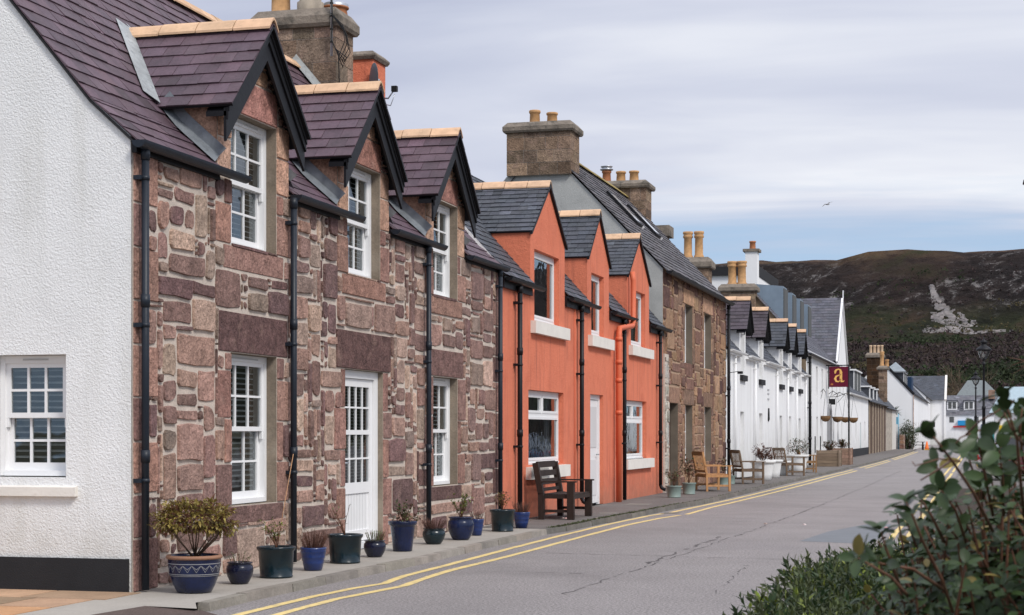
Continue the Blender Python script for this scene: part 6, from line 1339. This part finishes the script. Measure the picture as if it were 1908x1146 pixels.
# ------------------------------------------------------------------ foreground hedge of narrow leaves
def hedge(name, label, prof, y0, y1, xl, xr, n, seed, Lf, Wf, mats, wts, hfun):
    g_ = random.Random(seed); t = thing(name, label, 'hedge', ((xl+xr)/2, (y0+y1)/2, .02)); l_ = MB(); s_ = MB()
    for i in range(n):
        y = g_.uniform(y0, y1); u = g_.random()
        x = xl+(xr-xl)*u**1.3; top = hfun(x, y)+.05*noise.noise(Vector((x*4, y*4, seed)))
        side = g_.random() < .25 and x-xl < .5
        if side: z = g_.uniform(.1, top); x = xl+.04*noise.noise(Vector((y*4, z*4, 0)))+g_.uniform(0, .08); d = Vector((-.8, g_.uniform(-.5, .3), .6)).normalized()
        else: z = top-g_.uniform(0, .10)-(.25*g_.random() if g_.random() < .4 else 0); d = (Vector((0, 0, 1))+rvec(g_)*.55).normalized()
        sh = g_.uniform(.07, .14); b = Vector((x, y, z-sh)); e = b+d*sh; s_.tube([b-d*.1, e], [.0022, .0012], 3, 0, (1, 1, 1), False)
        cl = g_.choices(range(len(mats)), wts)[0]; tc_ = tj(.3, (1, 1, 1), g_); m = 13; a0 = g_.uniform(0, 6)
        for k in range(m):
            f_ = k/m; p = b.lerp(e, f_); a = a0+k*2.4; o = d.orthogonal().normalized(); o = Matrix.Rotation(a, 3, d) @ o; dd = (o*(1.15-f_*.8)+d*(.35+f_*.9)).normalized()
            leafq(l_, p, dd, d, Lf*g_.uniform(.7, 1.15), Wf*g_.uniform(.8, 1.2), cl if g_.random() > .06 else min(2, len(mats)-1), tj(.22, tc_, g_), .2, .12)
    s_.build('stem', greenstem, t); l_.build('foliage', mats, t)
    m_ = MB(); K = 24      # solid near-black core: the shade between the leaves put into its colour
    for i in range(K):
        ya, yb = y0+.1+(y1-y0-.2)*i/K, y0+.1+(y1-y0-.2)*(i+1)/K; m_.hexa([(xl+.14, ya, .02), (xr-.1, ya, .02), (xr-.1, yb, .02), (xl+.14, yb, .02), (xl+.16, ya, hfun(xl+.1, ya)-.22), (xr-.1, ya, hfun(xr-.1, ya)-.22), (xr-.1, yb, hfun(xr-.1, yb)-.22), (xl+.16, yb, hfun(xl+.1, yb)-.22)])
    m_.build('shade_core', M('hedge_core', (.012, .012, .007), 1, var=.4, vs=12), t); return t
hf = lambda x, y: 1.04-.05*max(0, 4.2-y)+(.10*math.sin(y*1.9+x*2))*.3+.05*min(1, max(0, (x-7.1)))-.03*max(0, min(1, y-6))-.035*max(0, y-6.5)
hedge('low_hedge', 'low dark green hedge of narrow leaves along the road edge', None, 3.3, 9.6, 7.06, 8.6, 9500, 21, .034, .0115, [lf_hebe, lf_dark, lf_yel], [56, 38, 4], hf)
ysh = leafblob('yellow_green_shrub', 'yellow green shrub glimpsed behind the large leaved bush', 'bush', (8.45, 13.5, .55), (.9, 1.8, .5), 9000, .03, [lf_yel, lf_pale, lf_hebe], 9)

# ------------------------------------------------------------------ foreground large leaved bush
def cam_pt(u, v, Z):        # helper used once, to measure where a stem stands in the garden
    a = (u-954)/3235; b = (807-v)/3235; th = R(15.0856); return Vector((7.7+Z*(a*math.cos(th)-math.sin(th)), Z*(a*math.sin(th)+math.cos(th)), 1.5+Z*b))
g_ = random.Random(33); bt = thing('large_leaved_shrub', 'large leaved evergreen shrub with red brown stems at the right edge', 'bush', (7.97, 3.05, .02), None)
l_ = MB(); s_ = MB(); C = Vector((7.86, 3.05, .65)); S = Vector((.50, .72, .82))
def whorl(p, d, k, Ls, spread=1.0):
    a0 = g_.uniform(0, 6)
    for j in range(k):
        o = Matrix.Rotation(a0+j*6.283/k+g_.uniform(-.3, .3), 3, d) @ d.orthogonal().normalized(); dd = (o*spread+d*g_.uniform(.1, .8)).normalized(); L_ = Ls*g_.uniform(.7, 1.15); r_ = g_.random()
        leafbig(l_, p+dd*.004, dd, d, L_, L_*g_.uniform(.48, .6), 0 if r_ < .96 else 1, tj(.3, (1, 1, 1), g_), g_.uniform(.05, .35))
for i in range(5200):
    d = rvec(g_, -.2, 1); rr = g_.uniform(.5, 1.0)**.7*(1+.12*noise.noise(d*3)); p = C+Vector((d.x*S.x, d.y*S.y, d.z*S.z))*rr
    if (p-Vector((7.7, 0, 1.5))).length < 1.7: continue
    dd = (d+Vector((0, 0, .6))+rvec(g_)*.6).normalized(); b = p-dd*g_.uniform(.08, .2); s_.tube([b-(d*.15), b, p], [.004, .003, .0018], 4, 0, (1, 1, 1), False)
    for k in range(3): whorl(b.lerp(p, (k+1)/3), dd, 3 if k < 2 else 4, .029)
for i in range(26):
    d = rvec(g_, .1, 1); p = C+Vector((d.x*S.x, d.y*S.y, d.z*S.z))*.85; b = Vector((7.86+g_.uniform(-.12, .12), 3.05+g_.uniform(-.12, .12), .0)); s_.tube([b, b.lerp(p, .5)+Vector((0, 0, .1)), p], [.014, .010, .005], 6)
def spray(path, Z, leaves=5, Ls=.034, r=.0022, tipk=4, nl=None):
    P = [cam_pt(u, v, Z+dz) for (u, v, dz) in path]; k = len(P); s_.tube(P, [r*(1.25-.75*i/(k-1)) for i in range(k)], 6)
    d = (P[-1]-P[-2]).normalized(); whorl(P[-1], d, tipk, Ls, .8)
    for i in range(int(leaves*1.4)):
        j = g_.randint(max(0, k-3), k-2); p = P[j].lerp(P[j+1], g_.random()); o = rvec(g_, -.4, .8); leafbig(l_, p, (o+d*.5).normalized(), d, Ls*g_.uniform(.7, 1.1), Ls*.52, 0, tj(.3, (1, 1, 1), g_), .2)
spray([(1775, 1140, .25), (1755, 1080, .15), (1720, 1010, .05), (1700, 960, 0), (1688, 935, 0)], 2.25, 5)
spray([(1850, 990, .3), (1815, 920, .15), (1775, 860, .05), (1748, 825, 0), (1735, 808, 0)], 2.3, 6, .033)
spray([(1908, 960, .3), (1900, 880, .15), (1895, 820, .05), (1880, 770, 0), (1872, 738, 0)], 2.3, 5, .034)
spray([(1920, 900, .2), (1905, 850, .1), (1900, 800, 0), (1905, 760, 0)], 2.4, 4, .036)
spray([(1850, 960, .3), (1838, 900, .2), (1828, 850, .1), (1822, 815, .0)], 2.4, 5, .032)
spray([(1870, 960, .2), (1868, 890, .1), (1862, 840, .0)], 2.5, 6, .034)
spray([(1800, 1010, .2), (1780, 950, .1), (1755, 915, 0)], 2.4, 4, .030)
spray([(1760, 1100, .3), (1700, 1060, .1), (1640, 1050, 0), (1610, 1030, 0)], 2.3, 4, .032)
spray([(1700, 1120, .2), (1660, 1075, .1), (1600, 1040, 0)], 2.2, 3, .028)
spray([(1908, 880, .1), (1880, 850, .05), (1850, 840, 0)], 2.6, 5)
spray([(1840, 940, .2), (1810, 870, .1), (1800, 835, 0)], 2.7, 6)
spray([(1780, 960, .2), (1760, 900, .1), (1745, 870, 0)], 2.6, 5)
spray([(1915, 840, .1), (1908, 800, .05), (1890, 780, 0)], 2.7, 5)
spray([(1760, 1010, .1), (1735, 960, 0), (1720, 935, 0)], 2.5, 5)
spray([(1680, 1100, .1), (1650, 1020, 0), (1642, 990, 0)], 2.4, 4)
# thin leafless twigs
for path in ([(1850, 800, .1), (1870, 775, .05), (1890, 745, 0)], [(1800, 810, .05), (1825, 785, 0), (1860, 765, 0), (1885, 745, 0)], [(1790, 860, 0), (1750, 855, 0), (1705, 868, 0), (1700, 860, 0)], [(1770, 860, .1), (1740, 880, 0), (1715, 895, 0)], [(1830, 800, .1), (1790, 815, .1), (1772, 838, .1)], [(1908, 830, .1), (1885, 800, 0), (1865, 755, 0)]):
    s_.tube([cam_pt(u, v, 2.35+dz) for u, v, dz in path], [.0018, .0014, .001, .0008][:len(path)], 4)
s_.build('stem', redstem, bt); l_.build('foliage', [lf_big, lf_olive, lf_yel], bt)
m_ = MB(); m_.lathe([(.05, .02), (.2, .2), (.26, .55), (.24, .85), (.12, 1.05), (0, 1.08)], (7.9, 3.15, 0), 20); m_.build('shade_core', M('shrub_core', (.010, .012, .007), 1, var=.4, vs=12), bt)  # solid lathe core, coloured near black for the shade deep in the shrub
# grass and weeds at the kerb joint
wd = MB(); g_ = random.Random(9)
for i in range(2600):
    y = 26.6+abs(g_.gauss(0, 5))*(1 if g_.random() < .7 else 4); 
    if y > 110: continue
    x = kx(y)-.10+g_.gauss(0, .03); k = g_.uniform(.02, .05); leafq(wd, Vector((x, y, -.0)), rvec(g_, .2, 1), Vector((0, 0, 1)), k, .012, 0, tj(.4, (1, 1, 1), g_))
tag(wd.build('kerb_weeds', lf_hebe), None, None, kind='stuff')
